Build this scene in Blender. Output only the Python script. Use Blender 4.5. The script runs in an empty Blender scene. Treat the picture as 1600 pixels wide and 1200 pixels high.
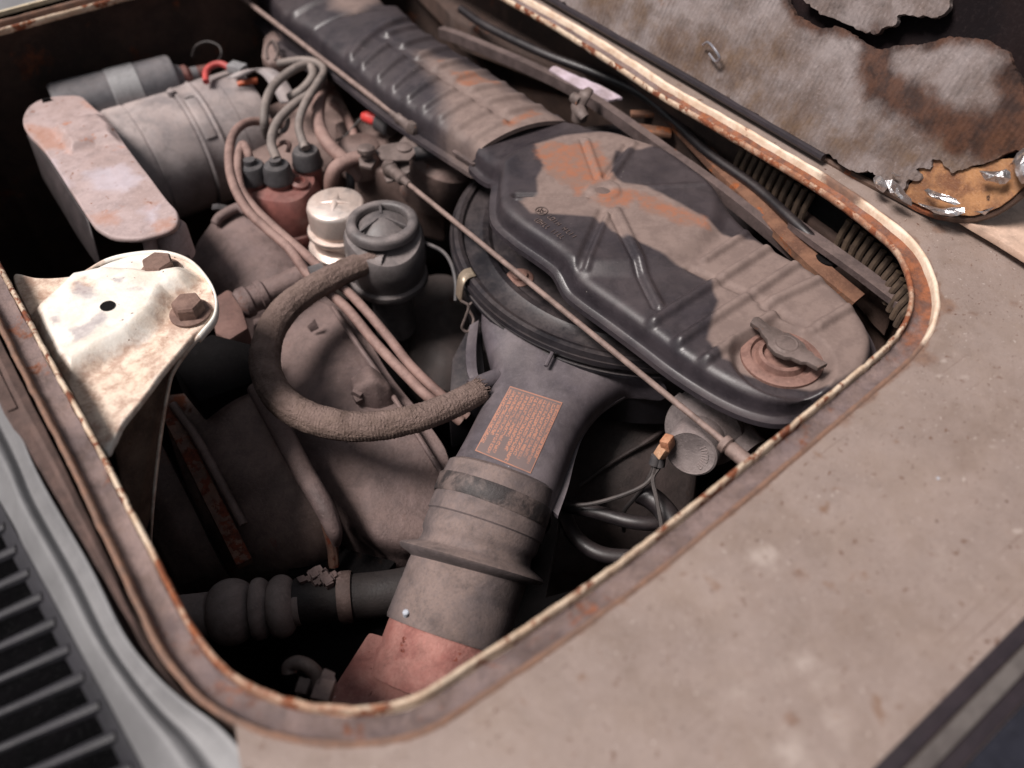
import bpy, bmesh, math, random
import numpy as np
from mathutils import Vector, Matrix, noise as mnoise

# ---------------------------------------------------------------- camera, sky, sun, exposure
scene = bpy.context.scene
FPX, PITCH, CAMH = 1350.0, math.radians(47.4), 0.36          # focal length in photo pixels, tilt, height over the rim
C_R = Vector((.8, -.6, 0)); C_H = Vector((.6, .8, 0))
C_F = C_H*math.cos(PITCH) + Vector((0, 0, -math.sin(PITCH)))
C_U = C_H*math.sin(PITCH) + Vector((0, 0, math.cos(PITCH)))
CAM = Vector((0, 0, CAMH))
cd = bpy.data.cameras.new('camera'); cam = bpy.data.objects.new('camera', cd)
scene.collection.objects.link(cam); scene.camera = cam
rot = Matrix((C_R, C_U, -C_F)).transposed()
cam.matrix_world = Matrix.Translation(CAM) @ rot.to_4x4()
cd.sensor_width = 36; cd.lens = 36*FPX/1600; cd.clip_start = .02; cd.clip_end = 100
cd.dof.use_dof = True; cd.dof.focus_distance = .60; cd.dof.aperture_fstop = 4.0

SUN_EL = math.radians(60)
sun_h = (C_R*-1.0 - C_H*.40).normalized()
to_sun = sun_h*math.cos(SUN_EL) + Vector((0, 0, math.sin(SUN_EL)))
world = bpy.data.worlds.new('World'); scene.world = world; world.use_nodes = True
wn = world.node_tree; bg = wn.nodes['Background']
sky = wn.nodes.new('ShaderNodeTexSky'); sky.sky_type = 'NISHITA'; sky.sun_disc = False
sky.sun_elevation = SUN_EL; sky.sun_rotation = math.atan2(to_sun.x, to_sun.y)
sky.dust_density = 3.0; sky.air_density = .8
hs = wn.nodes.new('ShaderNodeHueSaturation'); hs.inputs['Saturation'].default_value = .3      # overcast: nearly neutral sky
wn.links.new(sky.outputs[0], hs.inputs['Color']); wn.links.new(hs.outputs[0], bg.inputs[0]); bg.inputs[1].default_value = .05
sd = bpy.data.lights.new('sun', 'SUN'); sd.energy = 3.4; sd.angle = math.radians(18); sd.color = (1, .93, .89)
so = bpy.data.objects.new('sun', sd); scene.collection.objects.link(so)
so.rotation_euler = to_sun.to_track_quat('Z', 'Y').to_euler(); so.location = to_sun*3
scene.view_settings.view_transform = 'Standard'; scene.view_settings.look = 'None'
scene.view_settings.exposure = .6; scene.view_settings.gamma = 1

# ---------------------------------------------------------------- photo pixel -> place
def ray(px, py): return C_R*(px-800) - C_U*(py-600) + C_F*FPX
def W(px, py, z):
    d = ray(px, py); return CAM + d*((z-CAMH)/d.z)
def S(px, py, z):                                             # metres per photo pixel there
    return (z-CAMH)/ray(px, py).z
def onplane(px, py, p0, n):
    d = ray(px, py); return CAM + d*((p0-CAM).dot(n)/d.dot(n))
def V(*a): return Vector(a)
ZUP = Vector((0, 0, 1))

# ---------------------------------------------------------------- scene graph helpers
COL = scene.collection
def tag(o, label=None, cat=None, group=None, kind=None):
    if label: o['label'] = label
    if cat: o['category'] = cat
    if group: o['group'] = group
    if kind: o['kind'] = kind
    return o
def thing(name, label, cat, loc, group=None):
    o = bpy.data.objects.new(name, None); COL.objects.link(o); o.location = loc
    o.empty_display_size = .01
    return tag(o, label, cat, group)
def wloc(o):
    p = Vector(o.location)
    while o.parent: o = o.parent; p += Vector(o.location)
    return p
class M:
    def __init__(s): s.v = []; s.f = []; s.a = {}
    def add(s, verts, faces):
        b = len(s.v); s.v += [Vector(v) for v in verts]; s.f += [tuple(i+b for i in f) for f in faces]; return b
    def join(s, o): s.add(o.v, o.f); return s
    def build(s, name, mat, parent=None, sharp=38, smooth=True, bevel=0, bseg=2):
        c = sum(s.v, Vector())/len(s.v)
        me = bpy.data.meshes.new(name)
        me.from_pydata([v-c for v in s.v], [], s.f)
        if bevel:
            bm = bmesh.new(); bm.from_mesh(me)
            bmesh.ops.recalc_face_normals(bm, faces=bm.faces)
            es = [e for e in bm.edges if len(e.link_faces) == 2 and e.calc_face_angle(0) > math.radians(28)]
            bmesh.ops.bevel(bm, geom=es, offset=bevel, segments=bseg, affect='EDGES', profile=.6, clamp_overlap=True)
            bm.to_mesh(me); bm.free()
        else:
            bm = bmesh.new(); bm.from_mesh(me); bmesh.ops.recalc_face_normals(bm, faces=bm.faces); bm.to_mesh(me); bm.free()
        for k, vals in s.a.items():
            at = me.attributes.new(k, 'FLOAT', 'POINT')
            at.data.foreach_set('value', np.asarray(vals, dtype=np.float32))
        if smooth:
            me.polygons.foreach_set('use_smooth', [True]*len(me.polygons))
            me.set_sharp_from_angle(angle=math.radians(sharp))
        me.materials.append(mat)
        o = bpy.data.objects.new(name, me); COL.objects.link(o)
        if parent:
            o.parent = parent; o.location = c - wloc(parent)
        else: o.location = c
        return o

# ---------------------------------------------------------------- curves
def cr(pts, n=8, closed=False):
    pts = [Vector(p) for p in pts]; out = []; N = len(pts)
    for i in range(N if closed else N-1):
        if closed: p0, p1, p2, p3 = pts[i-1], pts[i], pts[(i+1) % N], pts[(i+2) % N]
        else:
            p1, p2 = pts[i], pts[i+1]
            p0 = pts[i-1] if i else p1*2-p2
            p3 = pts[i+2] if i+2 < N else p2*2-p1
        for k in range(n):
            t = k/n
            out.append(.5*((2*p1)+(p2-p0)*t+(2*p0-5*p1+4*p2-p3)*t*t+(3*p1-p0-3*p2+p3)*t**3))
    if not closed: out.append(pts[-1].copy())
    return out
def resample(pts, n, closed=False):
    P = [Vector(p) for p in pts]
    if closed: P = P+[P[0]]
    L = [0]
    for a, b in zip(P, P[1:]): L.append(L[-1]+(b-a).length)
    out = []; j = 0
    for i in range(n):
        d = L[-1]*i/(n if closed else n-1)
        while j < len(L)-2 and L[j+1] < d: j += 1
        w = (d-L[j])/max(L[j+1]-L[j], 1e-9)
        out.append(P[j].lerp(P[j+1], min(w, 1)))
    return out
def tube(pts, r, seg=14, n=8, smooth=True, caps=True, closed=False, wob=0, flat=1.0):
    """round tube through pts; r = radius, list of radii, or function of 0..1"""
    m = M(); P = cr(pts, n, closed) if smooth and len(pts) > 2 else [Vector(p) for p in pts]
    N = len(P); tang = []
    for i in range(N):
        a = P[i-1] if (i or closed) else P[i]; b = P[(i+1) % N] if (i < N-1 or closed) else P[i]
        tang.append((b-a).normalized())
    ref = ZUP if abs(tang[0].z) < .9 else Vector((1, 0, 0))
    nrm = (ref - tang[0]*ref.dot(tang[0])).normalized()
    for i in range(N):
        nrm = (nrm - tang[i]*nrm.dot(tang[i])).normalized(); bn = tang[i].cross(nrm)
        t = i/max(N-1, 1)
        if callable(r): rr = r(t)
        elif isinstance(r, (list, tuple)):
            q = t*(len(r)-1); k = min(int(q), len(r)-2); rr = r[k]*(1-q+k)+r[k+1]*(q-k)
        else: rr = r
        for k in range(seg):
            a = 2*math.pi*k/seg; w = 1
            d = nrm*math.cos(a)*flat+bn*math.sin(a)
            if wob: w = 1+wob*mnoise.noise((P[i]+d*rr)*120)
            m.v.append(P[i]+d*rr*w)
    for i in range(N if closed else N-1):
        j = (i+1) % N
        for k in range(seg):
            m.f.append((i*seg+k, i*seg+(k+1) % seg, j*seg+(k+1) % seg, j*seg+k))
    if caps and not closed:
        m.f.append(tuple(range(seg-1, -1, -1))); m.f.append(tuple((N-1)*seg+k for k in range(seg)))
    return m
def frame(axis, ref=None):
    a = Vector(axis).normalized()
    r = ref if ref is not None else (Vector((0, 0, 1)) if abs(a.z) < .9 else Vector((1, 0, 0)))
    x = (r-a*r.dot(a)).normalized(); return x, a.cross(x), a
def lathe(c, axis, prof, seg=48, cap0=True, cap1=True, fn=None, ref=None):
    """prof = [(radius, height)]"""
    x, y, a = frame(axis, ref); m = M(); n = len(prof)
    for r, h in prof:
        for k in range(seg):
            t = 2*math.pi*k/seg; rr, hh = fn(r, h, t) if fn else (r, h)
            m.v.append(Vector(c)+(x*math.cos(t)+y*math.sin(t))*rr+a*hh)
    for i in range(n-1):
        for k in range(seg):
            m.f.append((i*seg+k, i*seg+(k+1) % seg, (i+1)*seg+(k+1) % seg, (i+1)*seg+k))
    if cap0: m.f.append(tuple(range(seg)))
    if cap1: m.f.append(tuple((n-1)*seg+k for k in range(seg)))
    return m
def prism(poly, dz, up=ZUP):
    """closed slab: polygon of 3-D points pushed by -dz along up"""
    n = len(poly); m = M()
    m.v = [Vector(p) for p in poly]+[Vector(p)-up*dz for p in poly]
    m.f = [tuple(range(n)), tuple(range(2*n-1, n-1, -1))]
    for i in range(n): m.f.append((i, n+i, n+(i+1) % n, (i+1) % n))
    return m
def box(c, x, y, z):
    """box centred on c with half-axis vectors"""
    m = M(); c = Vector(c)
    for i in (-1, 1):
        for j in (-1, 1):
            for k in (-1, 1): m.v.append(c+x*i+y*j+z*k)
    m.f = [(0, 1, 3, 2), (4, 6, 7, 5), (0, 4, 5, 1), (2, 3, 7, 6), (0, 2, 6, 4), (1, 5, 7, 3)]
    return m
def bar(p0, p1, w, h, up=ZUP):
    p0, p1 = Vector(p0), Vector(p1); d = p1-p0; s = d.cross(up).normalized(); u = s.cross(d).normalized()
    return box((p0+p1)/2, d/2, s*w/2, u*h/2)
def loft(loops, close=True, cap0=False, cap1=False):
    m = M(); n = len(loops[0])
    for l in loops: m.v += [Vector(p) for p in l]
    for i in range(len(loops)-1):
        for k in range(n if close else n-1):
            m.f.append((i*n+k, i*n+(k+1) % n, (i+1)*n+(k+1) % n, (i+1)*n+k))
    if cap0: m.f.append(tuple(range(n)))
    if cap1: m.f.append(tuple((len(loops)-1)*n+k for k in range(n)))
    return m
def patch(rows, nu=10, skirt=.01, rough=0, rs=40):
    """smooth sheet through a grid of control points, edges folded down"""
    R = [cr(r, nu) for r in rows]; G = []
    cols = [cr([R[i][j] for i in range(len(R))], nu) for j in range(len(R[0]))]
    nv = len(cols[0]); m = M()
    for i in range(nv):
        for j in range(len(cols)):
            p = cols[j][i].copy()
            if rough: p.z += rough*mnoise.fractal(p*rs, 1, 2, 3)
            m.v.append(p)
    w = len(cols)
    for i in range(nv-1):
        for j in range(w-1): m.f.append((i*w+j, i*w+j+1, (i+1)*w+j+1, (i+1)*w+j))
    if skirt:
        loop = [j for j in range(w)]+[i*w+w-1 for i in range(1, nv)]+[(nv-1)*w+j for j in range(w-2, -1, -1)]+[i*w for i in range(nv-2, 0, -1)]
        b = len(m.v); c = sum((m.v[i] for i in loop), Vector())/len(loop)
        for i in loop:
            p = m.v[i]; o = (p-c); o.z = 0; o = o.normalized()
            m.v.append(p+o*skirt*.15-ZUP*skirt)
        L = len(loop)
        for k in range(L): m.f.append((loop[k], loop[(k+1) % L], b+(k+1) % L, b+k))
    return m
# ---- stamped sheets: outline + relief
def segdist(P, A, B):
    """P (n,2); A,B (2,) -> distance"""
    d = B-A; t = np.clip(((P-A)@d)/max(d@d, 1e-12), 0, 1)
    return np.hypot(*(P-(A+t[:, None]*d)).T)
def polydist(P, poly, closed=True):
    D = np.full(len(P), 9.0)
    n = len(poly)
    for i in range(n if closed else n-1): D = np.minimum(D, segdist(P, poly[i], poly[(i+1) % n]))
    return D
def inside(P, poly):
    r = np.zeros(len(P), bool); n = len(poly); j = n-1
    for i in range(n):
        xi, yi = poly[i]; xj, yj = poly[j]
        c = ((yi > P[:, 1]) != (yj > P[:, 1])) & (P[:, 0] < (xj-xi)*(P[:, 1]-yi)/(yj-yi+1e-15)+xi)
        r ^= c; j = i
    return r
def sdf(P, poly):                                             # + inside, - outside
    d = polydist(P, poly); return np.where(inside(P, poly), d, -d)
def wxy(pts, z): return np.array([W(x, y, z)[:2] for x, y in pts])
def smo(x): x = np.clip(x, 0, 1); return x*x*(3-2*x)
def sheet(L, R, z, ns, nt, skirt, shoulder=.006, relief=(), warp=None, masks=(), opened=()):
    """L, R pixel chains (same direction) at height z; relief = [((x,y),(x,y),half_width,amp)] ridges in pixels"""
    lw = resample(cr([W(x, y, z) for x, y in L], 10), ns); rw = resample(cr([W(x, y, z) for x, y in R], 10), ns)
    P = np.array([[lw[i].lerp(rw[i], j/(nt-1))[:2] for j in range(nt)] for i in range(ns)]).reshape(-1, 2)
    loop = [i*nt for i in range(ns)]+[(ns-1)*nt+j for j in range(1, nt)]+[i*nt+nt-1 for i in range(ns-2, -1, -1)]+[j for j in range(nt-2, 0, -1)]
    out = P[loop]; n1 = ns; n2 = ns+nt-1
    op = set()
    if 'end' in opened: op |= set(range(ns, ns+nt-2))
    if 'start' in opened: op |= set(range(ns+nt-1+ns-1, len(loop)))
    return _finish(P, [(i*nt+j, i*nt+j+1, (i+1)*nt+j+1, (i+1)*nt+j) for i in range(ns-1) for j in range(nt-1)], loop, out, z, skirt, shoulder, relief, warp, masks, op)
def star(outline, z, n, nr, skirt, shoulder=.004, relief=(), warp=None, masks=(), centre=None, smooth=True):
    pts = [W(x, y, z) for x, y in outline]
    b = resample(cr(pts, 8, True) if smooth else pts, n, True)
    c = W(centre[0], centre[1], z) if centre else sum(b, Vector())/n
    P = [c[:2]]
    for r in range(1, nr+1):
        q = (r/nr)
        for p in b: P.append(c.lerp(p, q)[:2])
    f = [(0, 1+k, 1+(k+1) % n) for k in range(n)]
    for r in range(nr-1):
        for k in range(n): f.append((1+r*n+k, 1+r*n+(k+1) % n, 1+(r+1)*n+(k+1) % n, 1+(r+1)*n+k))
    P = np.array(P); loop = [1+(nr-1)*n+k for k in range(n)]
    return _finish(P, f, loop, P[loop], z, skirt, shoulder, relief, warp, masks)
def _finish(P, f, loop, out, z, skirt, shoulder, relief, warp, masks, op=()):
    step = max(1, len(out)//220); Z = np.full(len(P), float(z))
    def edgedist():
        if not op: return polydist(P, out[::step])
        D = np.full(len(P), 9.0); n_ = len(out)
        for i in range(0, n_, step):
            j = min(i+step, n_) % n_
            if i in op or (j in op): continue
            D = np.minimum(D, segdist(P, out[i], out[j]))
        return D
    if shoulder:
        d = edgedist(); d[[q for k, q in enumerate(loop) if k not in op]] = 0
        u = np.clip(d/shoulder, 0, 1); Z -= shoulder*(1-np.sqrt(np.clip(1-(1-u)**2, 0, 1)))
    fade = smo(edgedist()/.0085) if len(relief) else 1
    for (a, b, hw, amp) in relief:
        A, B = wxy([a, b], z); d = segdist(P, A, B); Z += amp*smo(1.25-d/hw)*fade
    if warp is not None: Z += warp(P)
    m = M(); m.v = [Vector((p[0], p[1], h)) for p, h in zip(P, Z)]; m.f = list(f)
    n = len(loop); nx = np.roll(out, -1, 0)-np.roll(out, 1, 0); nrm = np.stack([nx[:, 1], -nx[:, 0]], 1)
    nrm /= np.maximum(np.linalg.norm(nrm, axis=1), 1e-9)[:, None]
    area = np.sum(out[:, 0]*np.roll(out[:, 1], -1)-np.roll(out[:, 0], -1)*out[:, 1])
    if area < 0: nrm = -nrm
    for _ in range(3): nrm = (np.roll(nrm, 1, 0)+nrm*2+np.roll(nrm, -1, 0))/4
    prev = loop; zl = Z[loop]
    for off, dz in skirt:
        b = len(m.v)
        for k in range(n):
            o_, z_ = (0, max(dz, -.004)) if k in op else (off, dz)
            m.v.append(Vector((out[k, 0]+nrm[k, 0]*o_, out[k, 1]+nrm[k, 1]*o_, zl[k]+z_)))
        for k in range(n): m.f.append((prev[k], prev[(k+1) % n], b+(k+1) % n, b+k))
        prev = [b+k for k in range(n)]
    Pa = np.array([v[:2] for v in m.v])
    for name, polys, soft in masks:                            # stain shapes (pixels at z): soft-edged fields
        val = np.zeros(len(Pa))
        for poly in polys: val = np.maximum(val, np.clip(.5+sdf(Pa, wxy(poly, z))/(2*soft), 0, 1))
        m.a[name] = val
    return m
# ---------------------------------------------------------------- materials
def lin(r, g, b):
    f = lambda c: (c/255/12.92) if c/255 <= .04045 else ((c/255+.055)/1.055)**2.4
    return (f(r), f(g), f(b), 1)
MATS = {}
def mat(name, base, base2=None, vscale=35, vlo=.38, vhi=.62, dust=None, damt=.6, dscale=28, dlo=.3, dhi=.6, dust_up=.15,
        rust=None, rthr=.6, rscale=45, rsoft=.05, rust2=None, rough=.6, drough=.92, metal=0, bump=.25, bscale=500, mid=.0, mscale=60,
        speck=None, sthr=.72, sscale=420, speck2=None, scratch=None, masks=(), wave=None, spec=.5, seed=None, grime=.55, gscale=55):
    if name in MATS: return MATS[name]
    m = bpy.data.materials.new(name); m.use_nodes = True; T = m.node_tree; N = T.nodes; L = T.links
    bs = N['Principled BSDF']; geo = N.new('ShaderNodeNewGeometry')
    off = N.new('ShaderNodeVectorMath'); off.operation = 'ADD'
    sd_ = seed if seed is not None else (len(MATS)*3.71) % 50
    L.new(geo.outputs['Position'], off.inputs[0]); off.inputs[1].default_value = (sd_, sd_*.7, sd_*.3)
    P = off.outputs[0]
    def noise(scale, detail=6, rough_=.6, dist=0):
        n = N.new('ShaderNodeTexNoise'); n.inputs['Scale'].default_value = scale; n.inputs['Detail'].default_value = detail
        n.inputs['Roughness'].default_value = rough_; n.inputs['Distortion'].default_value = dist
        L.new(P, n.inputs['Vector']); return n.outputs['Fac']
    def remap(x, lo, hi):
        n = N.new('ShaderNodeMapRange'); n.interpolation_type = 'SMOOTHSTEP'; L.new(x, n.inputs[0])
        n.inputs[1].default_value = lo; n.inputs[2].default_value = hi; return n.outputs[0]
    def math_(op, a, b):
        n = N.new('ShaderNodeMath'); n.operation = op
        for i, q in enumerate((a, b)):
            if hasattr(q, 'links'): L.new(q, n.inputs[i])
            else: n.inputs[i].default_value = q
        return n.outputs[0]
    def mix(fac, a, b):
        n = N.new('ShaderNodeMix'); n.data_type = 'RGBA'
        L.new(fac, n.inputs[0])
        for i, q in ((6, a), (7, b)):
            if hasattr(q, 'links'): L.new(q, n.inputs[i])
            else: n.inputs[i].default_value = q
        return n.outputs[2]
    def fmix(fac, a, b):
        n = N.new('ShaderNodeMix'); n.data_type = 'FLOAT'; L.new(fac, n.inputs[0])
        for i, q in ((2, a), (3, b)):
            if hasattr(q, 'links'): L.new(q, n.inputs[i])
            else: n.inputs[i].default_value = q
        return n.outputs[0]
    b2 = base2 or tuple(c*.65 for c in base[:3])+(1,)
    col = mix(remap(noise(vscale, 7, .65, .3), vlo, vhi), base, b2)
    R = fmix(noise(vscale*2.3), rough*.8, min(1, rough*1.25)); met = metal
    fine = noise(bscale, 4, .7)
    if dust:
        sep = N.new('ShaderNodeSeparateXYZ'); L.new(geo.outputs['Normal'], sep.inputs[0])
        up = remap(sep.outputs[2], dust_up, .85)
        d = math_('MULTIPLY', math_('MULTIPLY', up, remap(noise(dscale, 8, .65), dlo, dhi)), damt)
        d = math_('MULTIPLY', d, remap(fine, .1, .6))
        col = mix(d, col, dust); R = fmix(d, R, drough)
        if metal: met = fmix(d, metal, 0.0)
    if grime:
        g = math_('MULTIPLY', remap(noise(gscale, 10, .72, .6), .42, .72), grime)
        col = mix(g, col, tuple(c*.38 for c in base[:3])+(1,))
        g2 = math_('MULTIPLY', remap(noise(gscale*7, 5, .7), .5, .72), grime*.55)
        col = mix(g2, col, tuple(min(1, c*1.45+.012) for c in base[:3])+(1,))
    if speck:
        s = remap(noise(sscale, 3, .55), sthr, sthr+.03); col = mix(s, col, speck); R = fmix(s, R, .9)
    if scratch:
        for (sx, sy, ang, thr) in ((9, 700, .5, .70), (14, 900, -.9, .725), (7, 520, 1.3, .72)):
            mp = N.new('ShaderNodeMapping'); mp.inputs['Rotation'].default_value = (0, 0, ang); mp.inputs['Scale'].default_value = (sx, sy, 1)
            L.new(P, mp.inputs['Vector']); n_ = N.new('ShaderNodeTexNoise'); n_.inputs['Scale'].default_value = 1; n_.inputs['Detail'].default_value = 2
            L.new(mp.outputs[0], n_.inputs['Vector']); s = math_('MULTIPLY', remap(n_.outputs['Fac'], thr, thr+.03), .7)
            col = mix(s, col, scratch)
    for q2 in (speck2 or ()):
        s = remap(noise(q2[2], 4, .6, .4), q2[1], q2[1]+(q2[3] if len(q2) > 3 else .03)); col = mix(s, col, q2[0])
    if rust:
        r = remap(noise(rscale, 9, .7, .2), rthr, rthr+rsoft)
        rc = mix(remap(noise(rscale*3, 6, .7), .4, .62), rust, rust2 or tuple(c*.45 for c in rust[:3])+(1,))
        col = mix(r, col, rc); R = fmix(r, R, .92)
        if metal: met = fmix(r, met, 0.0)
    for (an, c1, c2, namt, nsc, strength, rgh) in masks:
        at = N.new('ShaderNodeAttribute'); at.attribute_name = an
        q = math_('ADD', at.outputs['Fac'], math_('MULTIPLY', math_('SUBTRACT', noise(nsc, 8, .7), .5), namt))
        q = math_('MULTIPLY', remap(q, .26, .74), strength)
        col = mix(q, col, mix(remap(noise(nsc*1.7, 7, .7), .38, .62), c1, c2)); R = fmix(q, R, rgh)
    h = math_('MULTIPLY', fine, 1.0)
    if mid: h = math_('ADD', h, math_('MULTIPLY', noise(mscale, 5, .6), mid))
    if wave:
        w = N.new('ShaderNodeTexWave'); w.inputs['Scale'].default_value = wave[0]; w.inputs['Distortion'].default_value = wave[2]
        w.inputs['Detail Scale'].default_value = 2; w.bands_direction = wave[3] if len(wave) > 3 else 'Y'
        L.new(P, w.inputs['Vector']); h = math_('ADD', h, math_('MULTIPLY', w.outputs['Fac'], wave[1]))
    bp = N.new('ShaderNodeBump'); bp.inputs['Strength'].default_value = bump; bp.inputs['Distance'].default_value = .0012
    L.new(h, bp.inputs['Height']); L.new(bp.outputs[0], bs.inputs['Normal'])
    L.new(col, bs.inputs['Base Color']); L.new(R, bs.inputs['Roughness'])
    if hasattr(met, 'links'): L.new(met, bs.inputs['Metallic'])
    else: bs.inputs['Metallic'].default_value = met
    bs.inputs['Specular IOR Level'].default_value = spec
    MATS[name] = m; return m
DUST = lin(150, 128, 120); DUSTD = lin(112, 95, 90); RUST = lin(150, 78, 40); RUSTD = lin(80, 38, 22); RUSTO = lin(196, 112, 58)
CREAM = lin(232, 214, 192)
m_panel = mat('dusty_beige_floor', lin(134, 118, 109), lin(116, 100, 91), vscale=15, scratch=lin(96, 76, 66), spec=.5, vlo=.34, vhi=.66, rust=lin(118, 90, 74), rthr=.66, rscale=26, rsoft=.16,
              rust2=lin(128, 96, 78), speck=lin(84, 58, 46), sthr=.72, sscale=130, speck2=((lin(112, 86, 70), .63, 60, .16), (lin(98, 74, 62), .64, 190, .05), (lin(80, 58, 48), .665, 420), (lin(62, 46, 40), .69, 700), (lin(164, 152, 145), .665, 380), (lin(180, 172, 168), .70, 620)), rough=.36, bump=.35, mid=.6, mscale=90,
              dust=lin(138, 123, 117), damt=.55, dscale=30, grime=.16, gscale=34,
              masks=(('stain', lin(88, 60, 46), lin(112, 80, 60), 1.0, 110, .6, .8), ('pale', lin(186, 174, 166), lin(158, 145, 137), 1.4, 38, .45, .6)))
m_lip = mat('chipped_cream_edge', lin(206, 186, 164), lin(180, 154, 130), vscale=60, rust=lin(128, 72, 44), rthr=.50, rscale=70, rsoft=.05, rust2=lin(96, 52, 36), rough=.5, bump=.5, mid=.8, mscale=260,
            masks=(('rusty', lin(112, 60, 38), lin(142, 84, 52), 1.2, 130, .85, .92),))
m_chan = mat('gutter_residue', lin(100, 86, 86), lin(74, 60, 57), vscale=50, rust=lin(126, 78, 56), rthr=.56, rscale=40, rsoft=.1, dust=DUST, damt=.5, rough=.75, bump=.7, mid=1.0, mscale=200,
             masks=(('rusty', lin(140, 80, 44), lin(92, 56, 40), 1.3, 60, .85, .9),))
m_owall = mat('gutter_cream_wall', lin(220, 200, 180), lin(200, 172, 148), vscale=60, grime=.2, rust=lin(132, 70, 40), rthr=.60, rscale=60, rsoft=.05, rough=.55, bump=.4,
              masks=(('brown', lin(96, 72, 62), lin(116, 84, 68), .9, 90, .95, .9),))
m_seal = mat('rubber_seal', lin(82, 64, 59), lin(62, 48, 44), vscale=60, dust=lin(104, 82, 74), damt=.6, rough=.85, bump=.5)
m_white = mat('white_body_paint', lin(118, 117, 118), lin(102, 101, 102), vscale=14, grime=.2, rough=.5, bump=.05, rust=lin(150, 130, 112), rthr=.68, rscale=30, rsoft=.1)
m_gril = mat('black_grille', lin(27, 25, 30), lin(20, 19, 23), vscale=40, dust=lin(42, 39, 46), damt=.4, rough=.5, bump=.2)
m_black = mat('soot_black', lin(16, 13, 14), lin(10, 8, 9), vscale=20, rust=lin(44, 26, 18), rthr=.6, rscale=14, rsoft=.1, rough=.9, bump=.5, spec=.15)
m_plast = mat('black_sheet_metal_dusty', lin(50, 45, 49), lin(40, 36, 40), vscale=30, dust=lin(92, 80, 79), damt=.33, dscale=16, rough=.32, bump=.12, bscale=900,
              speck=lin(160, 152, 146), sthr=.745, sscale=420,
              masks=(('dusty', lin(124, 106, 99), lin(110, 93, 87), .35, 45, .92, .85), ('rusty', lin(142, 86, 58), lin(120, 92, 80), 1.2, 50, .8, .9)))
m_brownblk = mat('brown_black_paint', lin(100, 84, 79), lin(84, 70, 67), rough=.8, bump=.1)
m_disc = mat('black_lacquer', lin(34, 32, 36), lin(26, 24, 27), vscale=30, dust=lin(96, 84, 82), damt=.35, rough=.3, bump=.1, speck=lin(170, 165, 160), sthr=.78, sscale=380)
m_snork = mat('grey_black_plastic', lin(88, 81, 86), lin(69, 63, 67), vscale=24, dust=lin(120, 109, 109), damt=.42, dscale=14, rough=.36, bump=.12, bscale=900, speck=lin(180, 175, 172), sthr=.775, sscale=360)
m_rubber = mat('dusty_rubber', lin(92, 82, 82), lin(66, 58, 58), vscale=30, vlo=.42, vhi=.7, dust=lin(138, 118, 110), damt=.65, dscale=24, rough=.75, bump=.3, mid=.4, mscale=120)
m_hose = mat('braided_hose', lin(122, 104, 96), lin(100, 84, 77), vscale=60, dust=lin(138, 118, 112), damt=.6, dscale=80, rough=.98, bump=1.0, bscale=650, mid=2.0, mscale=430, spec=.15)
m_shroud = mat('dusty_engine_tin', lin(108, 91, 89), lin(80, 65, 63), vscale=22, dust=lin(138, 116, 110), damt=.6, dscale=16, rust=lin(104, 62, 46), rthr=.62, rscale=34, rsoft=.14, rough=.62, bump=.55, mid=1.3, mscale=130, speck=lin(150, 136, 130), sthr=.74, sscale=300)
m_shroudd = mat('oily_engine_tin', lin(124, 104, 98), lin(82, 66, 61), vscale=14, dust=lin(140, 118, 111), damt=.5, dscale=12, rust=lin(120, 66, 44), rthr=.58, rscale=24, rsoft=.1, rough=.55, bump=.5, mid=.7, mscale=90)
m_rustbar = mat('rusty_bar', lin(124, 88, 72), lin(84, 60, 52), vscale=60, dust=lin(110, 90, 82), damt=.5, rust=lin(110, 52, 32), rthr=.5, rscale=70, rough=.9, bump=.7, mid=.8, mscale=200)
m_gen = mat('grey_zinc_drum', lin(150, 142, 142), lin(124, 116, 116), vscale=20, dust=lin(182, 164, 158), damt=.6, dscale=18, rough=.55, bump=.15, rust=lin(140, 104, 90), rthr=.7, rscale=40)
m_plate = mat('rust_speckled_plate', lin(172, 153, 151), lin(158, 138, 134), vscale=26, rust=lin(170, 112, 86), rthr=.6, rscale=36, rsoft=.08, rust2=lin(150, 108, 92), speck=lin(120, 76, 56), sthr=.68, sscale=150, rough=.6, bump=.3, mid=.4, mscale=120,
              masks=(('rusty', lin(160, 108, 82), lin(170, 130, 114), 1.2, 70, .6, .9), ('pale', lin(190, 182, 192), lin(180, 170, 178), 1.2, 50, .6, .5)))
m_coil = mat('grey_coil_can', lin(112, 112, 116), lin(92, 92, 96), vscale=20, dust=lin(134, 124, 122), damt=.5, rough=.5, bump=.1)
m_band = mat('pale_clamp_band', lin(148, 147, 148), lin(124, 122, 124), vscale=40, rough=.45, bump=.1)
m_bake = mat('red_brown_bakelite', lin(124, 76, 70), lin(98, 58, 54), vscale=30, dust=lin(140, 108, 100), damt=.5, rough=.45, bump=.15)
m_boot = mat('rubber_boot', lin(64, 62, 64), lin(48, 46, 48), vscale=40, dust=lin(120, 112, 110), damt=.55, rough=.5, bump=.15)
m_lead = mat('grey_lead', lin(120, 112, 108), lin(98, 90, 86), vscale=60, dust=lin(150, 134, 126), damt=.5, rough=.55, bump=.15)
m_leadp = mat('pink_brown_lead', lin(134, 106, 98), lin(112, 86, 80), vscale=60, dust=lin(158, 134, 126), damt=.5, rough=.7, bump=.2)
m_slot = mat('slot_black', lin(7, 6, 8), lin(4, 4, 5), rough=.95, spec=.05, bump=.1)
m_cap = mat('worn_silver_cap', lin(226, 212, 204), lin(204, 186, 176), vscale=30, metal=.7, rough=.33, grime=.25, dust=lin(190, 168, 156), damt=.45, dscale=60, bump=.1, rust=lin(120, 88, 66), rthr=.68, rscale=60)
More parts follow.
